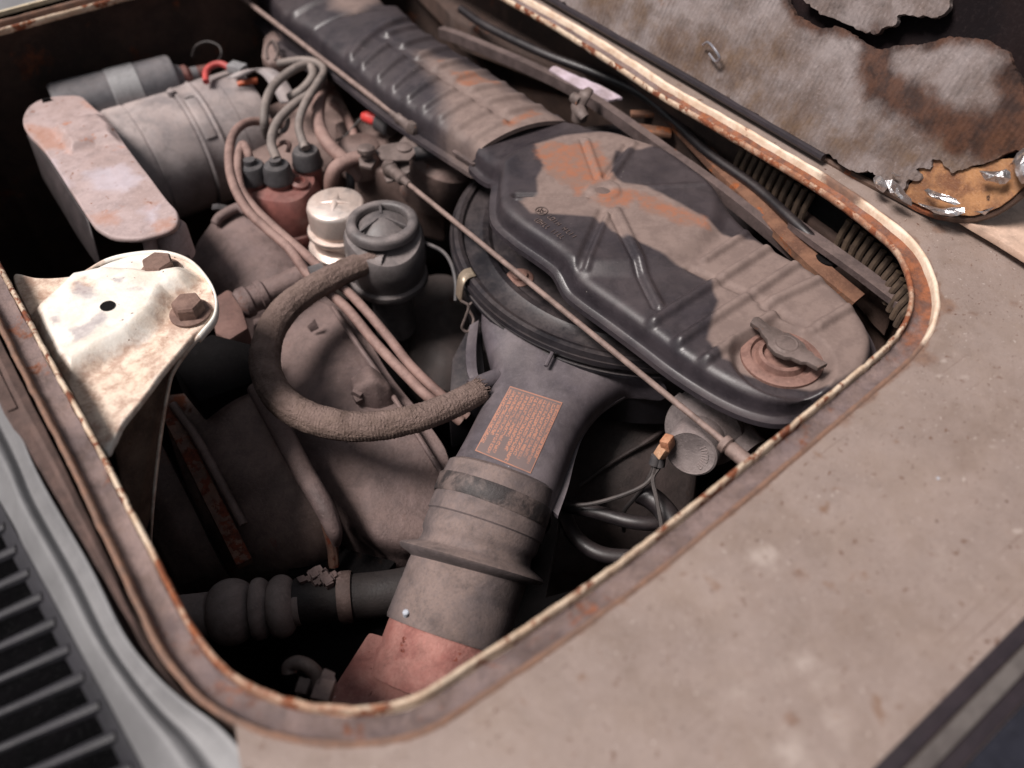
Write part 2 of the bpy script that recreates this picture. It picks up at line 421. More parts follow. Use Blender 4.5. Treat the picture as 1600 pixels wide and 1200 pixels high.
m_breath = mat('black_breather', lin(98, 92, 92), lin(76, 71, 71), vscale=30, dust=lin(142, 130, 127), damt=.65, rough=.42, bump=.25, bscale=700)
m_steel = mat('dull_steel', lin(106, 93, 89), lin(80, 69, 65), vscale=60, dust=lin(128, 110, 104), damt=.35, rough=.55, metal=.25, bump=.25, rust=lin(126, 86, 68), rthr=.62, rscale=120)
m_rod = mat('grey_brown_rod', lin(128, 108, 101), lin(100, 83, 77), vscale=80, dust=lin(148, 127, 119), damt=.5, rough=.6, bump=.3, rust=lin(120, 80, 62), rthr=.66, rscale=160)
m_red = mat('red_plastic', lin(206, 66, 62), lin(178, 54, 52), vscale=80, rough=.45, bump=.1)
m_hinge = mat('peeling_white_paint', lin(234, 228, 219), lin(216, 204, 190), vscale=24, grime=.3, gscale=90, rust=lin(170, 120, 84), rthr=.665, rscale=46, rsoft=.06, rust2=lin(190, 158, 136), rough=.35, bump=.3, mid=.35, mscale=90,
              speck=lin(96, 72, 56), sthr=.70, sscale=260,
              masks=(('brown', lin(216, 192, 170), lin(150, 106, 80), 1.2, 60, .75, .8), ('grey', lin(146, 136, 140), lin(176, 168, 168), 1.2, 130, .75, .5)))
m_bolt = mat('rusty_bolt', lin(118, 92, 82), lin(92, 68, 60), vscale=120, dust=lin(136, 110, 98), damt=.5, rough=.7, bump=.5)
m_redbox = mat('red_primer', lin(150, 96, 88), lin(126, 76, 70), vscale=30, dust=lin(176, 132, 122), damt=.6, dscale=50, rust=lin(120, 60, 46), rthr=.62, rscale=60, rough=.8, bump=.4, speck=lin(214, 196, 190), sthr=.75, sscale=240)
m_lid = mat('dark_bare_lid', lin(30, 20, 20), lin(18, 13, 15), vscale=12, rust=lin(66, 36, 24), rthr=.62, rscale=16, rsoft=.12, rough=.85, bump=.3, spec=.1)
m_lidrim = mat('rusty_lid_rim', lin(84, 62, 50), lin(60, 42, 33), vscale=30, rust=lin(120, 66, 38), rthr=.52, rscale=30, rough=.7, bump=.4)
m_matt = mat('felt_mat', lin(134, 124, 122), lin(104, 91, 86), vscale=16, rust=lin(96, 70, 54), rthr=.63, rscale=20, rsoft=.12, rust2=lin(116, 84, 62), rough=.95, bump=.8, mid=.9, mscale=120, wave=(80, .55, 1.6, 'Y'), spec=.2,
             speck=lin(60, 46, 40), sthr=.74, sscale=150,
             masks=(('brown', lin(96, 74, 54), lin(72, 54, 42), 1.5, 30, .75, .95), ('dark', lin(78, 50, 36), lin(44, 28, 23), 1.1, 36, .9, .9)))
m_amber = mat('amber_glue', lin(158, 112, 72), lin(104, 64, 38), vscale=50, rough=.5, bump=.4, rust=lin(60, 36, 26), rthr=.62, rscale=60)
m_foil = mat('crumpled_foil', lin(214, 212, 214), lin(180, 172, 170), vscale=120, metal=.9, rough=.28, bump=.5, rust=lin(160, 138, 120), rthr=.6, rscale=120)
m_corr = mat('corrugated_fins', lin(86, 69, 55), lin(62, 48, 38), vscale=60, dust=lin(150, 126, 100), damt=.5, rough=.85, bump=.4)
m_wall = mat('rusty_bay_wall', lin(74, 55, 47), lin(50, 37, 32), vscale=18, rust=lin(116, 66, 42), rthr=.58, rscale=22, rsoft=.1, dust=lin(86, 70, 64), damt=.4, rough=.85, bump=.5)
m_strip = mat('dark_body_strip', lin(90, 76, 74), lin(66, 54, 52), vscale=40, dust=lin(120, 102, 96), damt=.5, rust=lin(116, 68, 44), rthr=.62, rscale=40, rough=.65, bump=.4)
m_rustrail = mat('rust_brown_rail', lin(124, 88, 68), lin(92, 62, 48), vscale=40, rust=lin(150, 84, 44), rthr=.56, rscale=36, rough=.85, bump=.5)
m_lilac = mat('pale_lilac', lin(178, 162, 172), lin(150, 134, 138), vscale=60, rough=.7, bump=.3)
m_orange = mat('orange_wire', lin(198, 96, 56), rough=.5, bump=.1)
m_redw = mat('red_wire', lin(186, 62, 60), rough=.5, bump=.1, dust=lin(196, 120, 112), damt=.4)
m_dkwire = mat('dark_wire', lin(46, 42, 42), lin(36, 32, 32), dust=lin(100, 90, 86), damt=.5, rough=.5, bump=.1)
m_can = mat('grey_canister', lin(134, 123, 121), lin(108, 98, 97), vscale=40, dust=lin(136, 118, 114), damt=.5, rough=.7, bump=.5, bscale=700)
m_brass = mat('corroded_terminal', lin(176, 128, 98), lin(150, 96, 70), vscale=150, rough=.6, bump=.4)
m_trimb = mat('black_trim_rubber', lin(44, 36, 40), lin(34, 28, 32), rough=.4, bump=.1)
m_trimg = mat('grey_trim', lin(92, 86, 83), lin(76, 70, 68), rough=.35, bump=.1)
m_navy = mat('dark_gloss_paint', lin(38, 38, 46), lin(32, 32, 38), rough=.2, bump=.03)
m_tube = mat('black_tube', lin(34, 30, 32), lin(26, 22, 24), rough=.35, bump=.1, dust=lin(80, 68, 66), damt=.3)
m_chrome = mat('aged_chrome', lin(200, 198, 204), lin(176, 170, 176), metal=.8, rough=.25, bump=.1)
m_washer = mat('worn_brown_washer', lin(128, 96, 86), lin(104, 74, 66), vscale=100, rough=.65, bump=.4, dust=lin(140, 110, 100), damt=.4)
m_ivory = mat('chip_white', lin(176, 180, 190), rough=.7, bump=.2)
# ---------------------------------------------------------------- the setting: floor panel, gutter round the opening, bay below
RIM = [(-173, 93), (-95, 240), (0, 410), (75, 548), (160, 702), (200, 780), (237, 850), (270, 915), (300, 972), (345, 1030), (400, 1068), (470, 1092),
       (560, 1100), (640, 1087), (720, 1040), (860, 948), (1000, 848), (1183, 702), (1343, 572), (1383, 537), (1411, 502), (1422, 463), (1415, 423),
       (1397, 388), (1363, 357), (1330, 331), (1275, 292), (1192, 242), (1108, 192), (1025, 144), (960, 100), (875, 46), (794, 0), (690, -60), (630, -97),
       (560, -108), (380, -57), (170, 0), (0, 46), (-100, 72)]
NP = 620
rim = resample(cr([W(x, y, 0) for x, y in RIM], 12, True), NP, True)
rxy = np.array([p[:2] for p in rim])
tn = np.roll(rxy, -1, 0)-np.roll(rxy, 1, 0); rn = np.stack([tn[:, 1], -tn[:, 0]], 1); rn /= np.linalg.norm(rn, axis=1)[:, None]
ar = np.sum(rxy[:, 0]*np.roll(rxy[:, 1], -1)-np.roll(rxy[:, 0], -1)*rxy[:, 1])
if ar < 0: rn = -rn
for _ in range(14): rn = (np.roll(rn, 1, 0)+2*rn+np.roll(rn, -1, 0))/4
rn /= np.linalg.norm(rn, axis=1)[:, None]
def rim_idx(px, py): 
    q = np.array(W(px, py, 0)[:2]); return int(np.argmin(np.hypot(*(rxy-q).T)))
def sweep(prof, i0=0, i1=None, jit=0, fine=0):
    """profile [(outward, z)] along the rim from index i0 to i1 (closed when i1 is None)"""
    idx = list(range(NP)) if i1 is None else [i % NP for i in range(i0, i1 if i1 > i0 else i1+NP)]
    m = M(); k = len(prof)
    for i in idx:
        for o, z in prof:
            n1 = mnoise.noise(Vector((rxy[i, 0]*90, rxy[i, 1]*90, o*300+z*500))) if jit else 0
            n2 = mnoise.noise(Vector((rxy[i, 0]*420, rxy[i, 1]*420, 5))) if fine else 0
            oo = o+jit*n1+fine*max(0, n2-.1)
            m.v.append(Vector((rxy[i, 0]+rn[i, 0]*oo, rxy[i, 1]+rn[i, 1]*oo, z+jit*.7*n1-fine*.6*max(0, n2))))
    n = len(idx)
    for a in range(n if i1 is None else n-1):
        b = (a+1) % n
        for j in range(k-1): m.f.append((a*k+j, a*k+j+1, b*k+j+1, b*k+j))
    return m, idx
def rimmask(m, idx, k, spans, soft=160, gain=.62):
    """1 inside index spans of the rim"""
    c = np.zeros(NP)
    for a, b in spans:
        n = (b-a) % NP
        for q in range(n+1): c[(a+q) % NP] = 1
    for _ in range(soft): c = (np.roll(c, 1)+2*c+np.roll(c, -1))/4
    return [c[i]*gain for i in idx for _ in range(k)]
GW = .0145
iBL = rim_idx(345, 1030); iB = rim_idx(560, 1100); iR0 = rim_idx(1343, 572); iR1 = rim_idx(1300, 310); iTR = rim_idx(794, 0); iL0 = rim_idx(0, 410); iLb = rim_idx(237, 850)
gut = thing('gutter', None, None, rim[iB]); tag(gut, kind='structure')
prof = [(.004, -.0062), (.001, -.005), (0, -.003), (0, -.0006), (.0008, .0004), (.0019, .0004), (.0027, -.0008), (.0029, -.0065)]
m, idx = sweep(prof, jit=.00035, fine=.0011)
m.a['rusty'] = rimmask(m, idx, len(prof), [(iLb, rim_idx(640, 1087)), (rim_idx(1383, 537), rim_idx(1040, 150))])
m.build('inner_lip', m_lip, gut, sharp=60)
prof = [(.0035, -.0048), (.005, -.0058), (.0085, -.0062), (.0118, -.0056), (GW, -.0045)]
m, idx = sweep(prof, jit=.0006)
m.a['rusty'] = rimmask(m, idx, len(prof), [(iR0+6, rim_idx(1010, 136))], gain=.66)
m.build('channel', m_chan, gut, sharp=60)
prof = [(GW-.0002, -.0052), (GW+.0003, -.0006), (GW+.0008, .0008), (GW+.0018, .0012), (GW+.0028, .0009), (GW+.0036, -.0006)]
m, idx = sweep(prof, jit=.0005, fine=.0006)
m.a['brown'] = rimmask(m, idx, len(prof), [(rim_idx(1316, 318), rim_idx(1262, 286)), (iLb-40, rim_idx(1398, 520)), (rim_idx(560, -108), iLb)], soft=10, gain=1)
m.build('outer_wall', m_owall, gut, sharp=60)

# floor panel: ring of cells from the gutter outward
pi0, pi1 = rim_idx(408, 1072), rim_idx(690, -60)
idx = [i % NP for i in range(pi0, pi1 if pi1 > pi0 else pi1+NP)]
m = M(); rings = [0, .002, .004, .006, .008, .011]+[.011+.0035*k for k in range(1, 110)]+[.6, .9]
for a_, i in enumerate(idx):
    tg = Vector((*(rxy[(i+1) % NP]-rxy[i-1]), 0)).normalized()
    for r in rings:
        o = GW+.0026+r
        p = Vector((rxy[i, 0]+rn[i, 0]*o, rxy[i, 1]+rn[i, 1]*o, 0))
        p += tg*r*.95*max(0, 1-a_/70)
        p.z = .0008+.0006*mnoise.noise(p*22)+(-.0012*max(0, 1-r/.01))
        m.v.append(p)
k = len(rings)
for a in range(len(idx)-1):
    for j in range(k-1): m.f.append((a*k+j, a*k+j+1, (a+1)*k+j+1, (a+1)*k+j))
Pa = np.array([v[:2] for v in m.v])
def field(blobs, z=0.0):
    """soft round spots: [(px, py, radius_px, strength)]"""
    val = np.zeros(len(Pa))
    for x, y, r, s in blobs:
        c = W(x, y, z); rr = r*S(x, y, z)
        val = np.maximum(val, s*np.clip(1-np.hypot(Pa[:, 0]-c.x, Pa[:, 1]-c.y)/rr, 0, 1))
    return val
rg = random.Random(3)
st = [(1083, 821, 16, 1.2), (1440, 560, 40, 1.0), (1480, 480, 30, 1.1), (1470, 360, 26, .9), (1350, 600, 26, 1.0), (1290, 650, 24, .8), (1583, 478, 14, 1.1), (1520, 490, 12, 1), (1600, 600, 10, .8),
      (1250, 900, 34, .62), (1180, 950, 36, .62), (1235, 1125, 24, .9), (1330, 650, 14, .9), (1200, 720, 22, .9), (1320, 660, 30, .7), (1000, 880, 30, .8), (870, 965, 26, .8), (1100, 790, 20, .9), (500, 1145, 40, .6)]
st += [(rg.uniform(900, 1600), rg.uniform(560, 1180), rg.uniform(5, 16), rg.uniform(.5, .95)) for _ in range(34)]
rad = np.tile(np.array(rings), len(idx)); arc = np.array([i for i in idx for _ in rings])
edge_w = np.array([.0035+.0035*mnoise.noise(Vector((rxy[i, 0]*70, rxy[i, 1]*70, 2)))+.003*mnoise.noise(Vector((rxy[i, 0]*260, rxy[i, 1]*260, 2))) for i in idx for _ in rings])
corner = np.array([1.0 if (rim_idx(1300, 610) <= i <= iR1) else .5 for i in range(NP)])
edge_w = edge_w*corner[arc]
m.a['stain'] = np.maximum(field(st), .85*smo(1.2-rad/np.maximum(edge_w, .0004)))
m.a['pale'] = field([(1255, 1035, 70, .62), (1285, 1075, 70, .6), (1310, 1125, 80, .62), (1240, 1180, 110, .6), (620, 1160, 130, .5), (1150, 1090, 120, .35), (1190, 870, 60, .6), (1465, 747, 8, 1.2), (1440, 860, 120, .4)]+
                    [(rg.uniform(900, 1600), rg.uniform(560, 1180), rg.uniform(3, 8), 1.0) for _ in range(40)])
fp = m.build('luggage_floor', m_panel); tag(fp, kind='structure')

# engine bay below the opening
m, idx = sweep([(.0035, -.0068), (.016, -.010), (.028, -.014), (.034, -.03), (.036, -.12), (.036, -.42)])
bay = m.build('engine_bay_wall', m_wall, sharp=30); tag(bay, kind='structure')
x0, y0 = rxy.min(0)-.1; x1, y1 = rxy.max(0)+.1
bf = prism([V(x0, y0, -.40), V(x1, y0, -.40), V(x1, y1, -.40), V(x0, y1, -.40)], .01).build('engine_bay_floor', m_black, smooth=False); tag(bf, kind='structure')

# ---------------------------------------------------------------- rear sill, weather seal and grille (lower left)
i0 = rim_idx(-95, 240); i1 = rim_idx(372, 1052)
o1 = GW+.0055
prof = [(o1, -.004), (o1, .0005), (o1+.004, .0022), (o1+.0065, .0008), (o1+.0072, .0004), (o1+.0125, .001), (o1+.0145, -.003)]
m, idx = sweep(prof, i0, i1, jit=.0003)
for a_, i in enumerate(idx):                                   # tapers out at the rounded corner
    t_ = min(1, (len(idx)-1-a_)/55)
    for q_ in range(len(prof)):
        o_ = (o1-prof[q_][0])*(1-t_); m.v[a_*len(prof)+q_] += Vector((rn[i, 0]*o_, rn[i, 1]*o_, -.003*(1-t_)))
seal = thing('weather_seal', 'brown knurled rubber weather strip lying between the gutter and white sill', 'seal', rim[rim_idx(75, 548)])
m.build('strip_base', m_seal, seal)
# fine cross ribs of the knurled strip, one part
m = M()
for q in range(i0*4, (i1-55)*4):
    f_ = q/4; i = int(f_) % NP; w_ = f_-int(f_); j = (i+1) % NP
    p = Vector((*(rxy[i]*(1-w_)+rxy[j]*w_), 0)); n_ = Vector((*(rn[i]*(1-w_)+rn[j]*w_), 0)); t_ = Vector((-n_.y, n_.x, 0))
    m.join(box(p+n_*(o1+.0098)+ZUP*.0012, n_*.0024, t_*.00045, ZUP*.0006))
tag(m.build('knurl_ribs', m_seal, seal, smooth=False), kind='stuff')

sill_in = [(-140, 330), (0, 602), (58, 735), (140, 880), (192, 985), (238, 1046), (288, 1092), (352, 1140), (440, 1240)]
sill_out = [(-140, 560), (0, 785), (35, 852), (82, 937), (122, 1013), (157, 1077), (192, 1142), (222, 1200), (270, 1300)]
prm = [(0, -.003), (.03, .001), (.22, -.002), (.38, -.0035), (.5, .001), (.62, .0015), (.8, -.004), (1, -.012)]
rows = []
for a, b in zip(sill_in, sill_out):
    A = W(*a, -.001); B = W(*b, -.012)
    rows.append([A.lerp(B, t)*1 + V(0, 0, 0) for t, dz in prm])
    for q, (t, dz) in enumerate(prm): rows[-1][q].z = dz-.0025
sill = thing('rear_sill', 'glossy white painted rear sill beside the black grille', 'car sill', W(100, 900, -.012))
patch(rows, 6, skirt=.01).build('sill_panel', m_white, sill, sharp=60)
for (x, y, l) in ():
    p = W(x, y, .001); d = (W(x+50, y+75, .001)-p).normalized()
    tube([p-d*l, p, p+d*l], [.001, .0035, .001], 10).build('raised_bead', m_white, sill)

# louvred grille: frame + slats, sloping away below the sill
g0 = W(0, 800, -.014)
gY = (W(222, 1200, -.014)-g0).normalized(); gX = Vector((.99, .12, 0)).normalized()
gX = (W(134, 1060, -.02)-W(0, 1118, -.034)).normalized()
grille = thing('louvre_grille', 'black louvred air grille with pale edged slats below the white sill', 'grille', W(100, 1120, -.02))
edge = [W(x, y, -.0135) for x, y in sill_out]
out_ = [p-gX*.030 for p in edge]
Ld = []
pp = resample(edge, 60)
patch([[p+V(0, 0, -.0005), p-gX*.004+V(0, 0, -.002), p-gX*.008+V(0, 0, -.004)] for p in resample(edge, 24)], 3, skirt=.004).build('frame', m_gril, grille)
total = sum((b-a).length for a, b in zip(pp, pp[1:])); nsl = int(total/.0165)
smesh = None
base_pts = resample(edge, nsl)
for p in base_pts:
    q = p-gX*.005+V(0, 0, -.004)
    mm = tube([q+gX*.002, q-gX*.03, q-gX*.08, q-gX*.16], [.0036, .0024, .0022, .0022], 8, 4, flat=.9)
    if smesh is None:
        smesh = mm.build('slat', m_gril, grille); c0 = wloc(smesh)-q
    else:
        o = smesh.copy(); COL.objects.link(o); o.parent = grille; o.location = q+c0-wloc(grille)
    # rounded slot end
m = prism([e+V(0, 0, -.06) for e in (edge[0], edge[-1], edge[-1]-gX*.22, edge[0]-gX*.22)], .002)
m.build('backing', m_slot, grille, smooth=False)

# ---------------------------------------------------------------- far sill (top left)
def strip(pa, pb, w, h, z, name, mt, parent, dy=0):
    a = W(*pa, z); b = W(*pb, z); return bar(a-ZUP*h/2, b-ZUP*h/2, w, h).build(name, mt, parent, bevel=min(w, h)*.25)
m_creamp = mat('plain_cream_paint', lin(220, 204, 176), lin(196, 176, 146), vscale=40, rough=.4, bump=.1)
A0, A1 = (-120, 72), (330, -52)
far = thing('far_sill', 'stacked bright trim strips of the body edge beyond the grey coil', 'car sill', W(0, 40, 0))
dirn = (W(*A1, 0)-W(*A0, 0)).normalized(); nout = Vector((-dirn.y, dirn.x, 0))
for name, o0, w, z, h, mt in (('inner_cream_lip', .0215, .003, .003, .004, m_creamp), ('lilac_strip', .038, .028, .002, .004, m_white), ('cream_strip', .060, .014, .004, .004, m_creamp),
                              ('black_strip', .078, .018, .005, .004, m_trimb), ('pale_panel', .2, .21, .006, .004, m_white)):
    a = W(*A0, 0)+nout*o0; b = W(*A1, 0)+nout*o0; a.z = b.z = z-h/2
    mm = bar(a-dirn*.3, b+dirn*.3, w, h)
    mm.a = {'rusty': [0]*8}
    mm.build(name, mt, far, smooth=False)

# ---------------------------------------------------------------- side trim (lower right) and raised side board (right)
a, b = W(1352, 1210, .002), W(1612, 950, .002); d = (b-a).normalized(); n = Vector((d.y, -d.x, 0))
a -= d*.2; b += d*.25
trim = thing('side_trim', 'glossy dark side trim with grey moulding at the edge of the dusty floor', 'trim', W(1500, 1100, 0))
for name, off, w, z, h, mt in (('rubber_lip', .004, .007, .006, .008, m_trimb), ('grey_moulding', .0115, .007, .005, .008, m_trimg), ('dark_groove', .0185, .0065, .003, .006, m_trimb), ('gloss_panel', .122, .2, .004, .008, m_navy)):
    aa, bb = a+n*off, b+n*off; aa.z = bb.z = z-h/2
    bar(aa, bb, w, h).build(name, mt, trim, bevel=.0012)
sb = [(1480, 326), (1512, 346), (1560, 374), (1610, 405), (1700, 462), (1900, 560), (1900, 180), (1600, 220)]
m = prism([W(x, y, .012) for x, y in sb], .005)
sbo = m.build('side_board', mat('tan_board', lin(196, 168, 150), lin(176, 148, 130), vscale=20, rough=.6, bump=.2), bevel=.001)
tag(sbo, 'flat tan side board lying on the floor behind the lid corner', 'board')
# ---------------------------------------------------------------- open engine lid (upper right)
lid = thing('engine_lid', 'open engine lid with torn grey felt lining and peeling foil', 'car lid', W(1200, 200, .004))
lp0 = W(1310, 262, .004); lp1 = W(859, 0, .004); lY = (lp1-lp0); lY.z = 0; lY.normalize()
LT = math.radians(24)                                    # leaning back past upright
lH = Vector((-lY.y, lY.x, 0));
if lH.dot(C_R) < 0: lH = -lH
lU = lH*math.sin(LT)+ZUP*math.cos(LT); lN = lY.cross(lU)
if lN.dot(CAM-lp0) < 0: lN = -lN
def LP(px, py, h=0): return onplane(px, py, lp0+lN*h, lN)
def ragged(pts, n, amp, sc, seed=0):
    q = resample(pts, n, True); out = []
    c = sum(q, Vector())/n
    for p in q:
        d = (p-c).normalized()
        out.append(p+d*amp*mnoise.fractal(p*sc+Vector((seed, 0, 0)), 1, 2, 4))
    return out
def lidpoly(px, h, name, mt, thick, n=120, amp=.0, sc=120, seed=0, smooth=False, masks=None, parent=None):
    pts = [LP(x, y, h) for x, y in px]
    if smooth: pts = cr(pts, 6, True)
    if amp: pts = ragged(pts, n, amp, sc, seed)
    elif smooth: pts = resample(pts, n, True)
    m = prism(pts, thick, lN); return m.build(name, mt, parent or lid, smooth=False)
# pressed skin with a turned rim
OUT = [(700, -92), (859, -1), (1080, 126), (1290, 249), (1345, 279), (1400, 306), (1450, 331), (1500, 342), (1535, 338), (1570, 322), (1610, 290), (1660, 240), (1720, 160), (1800, 0), (1900, -200), (1500, -330), (900, -330)]
lidpoly(OUT, -.010, 'lid_skin', m_lid, .003, smooth=True, n=200)
ol = resample(cr([LP(x, y, -.005) for x, y in OUT], 6, True), 260, True)
tube(ol, .0030, 8, 1, smooth=False, closed=True).build('folded_rim', m_lidrim, lid)
sl = resample(cr([LP(x, y, .001) for x, y in OUT[:4]], 6), 60)
tube([p+lU*.001+lN*.004 for p in sl], .0030, 8, 1, smooth=False).build('rubber_bead', m_trimb, lid)

# felt lining: a lofted sheet with holes torn out of it, cells kept where the felt remains
HOLES = [[(1225, -60), (1233, 0), (1245, 26), (1275, 40), (1310, 46), (1345, 58), (1372, 74), (1400, 74), (1440, 70), (1490, 60), (1540, 62), (1580, 80), (1600, 120), (1604, 170), (1640, 190), (1700, 120), (1700, -60)]]
RING = [(1374, 78), (1372, 110), (1382, 138), (1408, 156), (1440, 166), (1475, 190), (1520, 203), (1575, 196), (1602, 168)]
KEEP = [[(1258, -60), (1258, 2), (1300, 30), (1345, 46), (1372, 54), (1382, 46), (1408, 44), (1412, 24), (1432, 26), (1470, 30), (1490, 12), (1480, -60)]]
BASE = [(700, -106), (864, -6), (1080, 119), (1290, 241), (1345, 271), (1372, 270), (1392, 288), (1420, 296), (1424, 282), (1438, 286), (1442, 274), (1434, 262), (1452, 266), (1458, 272), (1460, 250), (1472, 256), (1490, 270), (1510, 264), (1530, 258), (1560, 250), (1590, 236), (1630, 230), (1720, 140), (1760, 0), (1800, -200), (1500, -330), (900, -330)]
def l2(p): d = p-lp0; return (d.dot(lY), d.dot(lU))
def lpix(poly): return np.array([l2(LP(x, y)) for x, y in poly])
bB = lpix(BASE); bH = [lpix(h) for h in HOLES]; bK = [lpix(k) for k in KEEP]
u0, v0 = bB.min(0); u1, v1 = bB.max(0)
u0 = max(u0, l2(LP(1640, 250))[0]-.02); u1 = min(u1, l2(LP(820, -20))[0]+.02)
v1 = min(v1, l2(LP(1500, -60))[1]+.03)
step = .0015; nu = int((u1-u0)/step); nv = int((v1-v0)/step)
gu, gv = np.meshgrid(u0+np.arange(nu+1)*step, v0+np.arange(nv+1)*step, indexing='ij')
G = np.stack([gu.ravel(), gv.ravel()], 1)
jit = np.array([[.0022*mnoise.noise(Vector((a*55, b*55, 3)))+.0016*mnoise.fractal(Vector((a*260, b*260, 3)), 1, 2, 3), .0022*mnoise.noise(Vector((a*55, b*55, 9)))+.0016*mnoise.fractal(Vector((a*260, b*260, 9)), 1, 2, 3)] for a, b in G])
Gj = G+jit
s = sdf(Gj, bB)
for h in bH: s = np.minimum(s, -sdf(Gj, h))
sk = np.full(len(G), -1.0)
for k_ in bK: sk = np.maximum(sk, sdf(Gj, k_))
sA = np.maximum(s, sk)
hgt = np.array([.0045+.0035*mnoise.fractal(Vector((a*9, b*9, 1)), 1, 2, 3)+.0011*mnoise.noise(Vector((a*60, b*60, 2))) for a, b in G])
hgt += .004*np.clip(1-sA/.012, 0, 1)*np.array([mnoise.noise(Vector((a*40, b*40, 7))) for a, b in G])
keep = (sA > 0).reshape(nu+1, nv+1)
def felt(field_, name):
    F_ = field_.reshape(nu+1, nv+1); keepmask = F_ > 0
    m = M(); ix = {}; src = []
    def vid(i, j):
        if (i, j) not in ix:
            q = i*(nv+1)+j; ix[(i, j)] = len(m.v); src.append(q)
            du = dv = 0; c_ = 0
            for a, b in ((1, 0), (-1, 0), (0, 1), (0, -1), (1, 1), (1, -1), (-1, 1), (-1, -1)):
                if 0 <= i+a <= nu and 0 <= j+b <= nv and F_[i+a, j+b] <= 0:
                    w = F_[i, j]/(F_[i, j]-F_[i+a, j+b]+1e-9); du += a*w; dv += b*w; c_ += 1
            k_ = step/max(c_, 1)
            m.v.append(lp0+lY*(G[q, 0]+du*k_)+lU*(G[q, 1]+dv*k_)+lN*hgt[q])
        return ix[(i, j)]
    for i in range(nu):
        for j in range(nv):
            if keepmask[i, j] and keepmask[i+1, j] and keepmask[i, j+1] and keepmask[i+1, j+1]:
                m.f.append((vid(i, j), vid(i+1, j), vid(i+1, j+1), vid(i, j+1)))
    # torn edge folded back to the skin
    ec = {}
    for f in m.f:
        for a, b in zip(f, f[1:]+f[:1]): ec[(a, b)] = ec.get((a, b), 0)+1
    low = {}
    for (a, b) in list(ec):
        if (b, a) not in ec:
            for q in (a, b):
                if q not in low: low[q] = len(m.v); m.v.append(m.v[q]-lN*.005); src.append(src[q])
            m.f.append((b, a, low[a], low[b]))
    Q = G[src]
    br = np.zeros(len(Q))
    for x, y, r in ((1110, 70, 60), (1170, 110, 80), (1000, 20, 60), (1050, 60, 70), (1240, 190, 60), (1180, 170, 60), (1330, 230, 60), (1420, 240, 60), (950, 10, 60), (1500, 230, 70), (1560, 225, 50)):
        c = np.array(l2(LP(x, y))); rr = (LP(x+r, y)-LP(x, y)).length
        br = np.maximum(br, .62*np.clip(1.1-np.hypot(*(Q-c).T)/(rr*1.5), 0, 1))
    m.a['brown'] = br
    ss = sA[src]; ring = np.zeros(len(Q))
    e = polydist(Q, lpix(RING), False)
    m.a['dark'] = np.maximum(np.clip(1.1-e/.026, 0, 1)*.86, np.clip(1-np.abs(sdf(Q, bH[0]))/.012, 0, 1)*.8)
    for x, y, r in ((1600, 120, 60), (1590, 215, 60), (1500, 218, 40), (1545, 225, 50)):
        c = np.array(l2(LP(x, y))); rr = (LP(x+r, y)-LP(x, y)).length
        m.a['dark'] = np.maximum(m.a['dark'], 0.95*np.clip(1.2-np.hypot(*(Q-c).T)/rr, 0, 1))
    return m.build(name, m_matt, lid, sharp=70)
felt(s, 'felt_lining')
for k_ in bK: felt(np.minimum(sdf(Gj, k_), -s), 'felt_scrap')
lidpoly([(1436, 262), (1470, 248), (1520, 262), (1560, 250), (1606, 250), (1606, 284), (1570, 316), (1535, 333), (1500, 337), (1450, 326), (1400, 302), (1380, 282), (1420, 290)], .0005, 'amber_patch', m_amber, .002, n=90, amp=.0012, smooth=True)
def foil(px, h0, h1, seed, name='foil_scrap'):
    """crumpled scrap: fan of facets"""
    r_ = random.Random(seed); pts = [LP(x, y, r_.uniform(h0, h1)) for x, y in px]
    c = sum(pts, Vector())/len(pts)+lN*(h1-h0)*.9
    q = resample(pts, len(pts)*2, True); m = M(); m.v = [c]
    for p in q: m.v.append(p+lN*r_.uniform(-.0015, .002)+(c-p)*r_.uniform(-.08, .12))
    mid = []
    for p in m.v[1:]: mid.append(c.lerp(p, r_.uniform(.4, .7))+lN*r_.uniform(-.001, .003))
    n = len(q); m.v += mid
    for i in range(n):
        j = (i+1) % n
        m.f += [(0, 1+n+i, 1+n+j), (1+n+i, 1+i, 1+j), (1+n+i, 1+j, 1+n+j)]
    m.build(name, m_foil, lid, smooth=False)
foil([(1364, 278), (1376, 272), (1388, 290), (1384, 304), (1370, 296)], .006, .014, 1)
foil([(1384, 282), (1396, 280), (1428, 312), (1424, 322), (1412, 316), (1388, 300)], .010, .018, 2)
foil([(1440, 296), (1448, 294), (1500, 312), (1504, 320), (1490, 320), (1450, 306)], .007, .012, 3)
foil([(1432, 316), (1470, 326), (1500, 322), (1512, 326), (1510, 336), (1490, 340), (1455, 332)], .006, .012, 4)
foil([(1520, 330), (1535, 332), (1556, 322), (1538, 336)], .006, .010, 5)
foil([(1528, 266), (1560, 268), (1578, 262), (1580, 280), (1572, 290), (1540, 282)], .007, .012, 6)
foil([(1580, 252), (1590, 235), (1612, 228), (1624, 262), (1606, 288), (1590, 284)], .008, .016, 7)
foil([(1392, 268), (1402, 272), (1410, 276), (1402, 278)], .008, .012, 8)
# wire clip holding the felt
tube([LP(1098, 70, .010), LP(1106, 66, .014), LP(1116, 76, .016), LP(1124, 90, .014), LP(1118, 96, .012), LP(1108, 84, .010)], .0011, 8).build('wire_clip', m_chrome, lid)
# ---------------------------------------------------------------- air duct across the engine and its cover
ZD = -.035
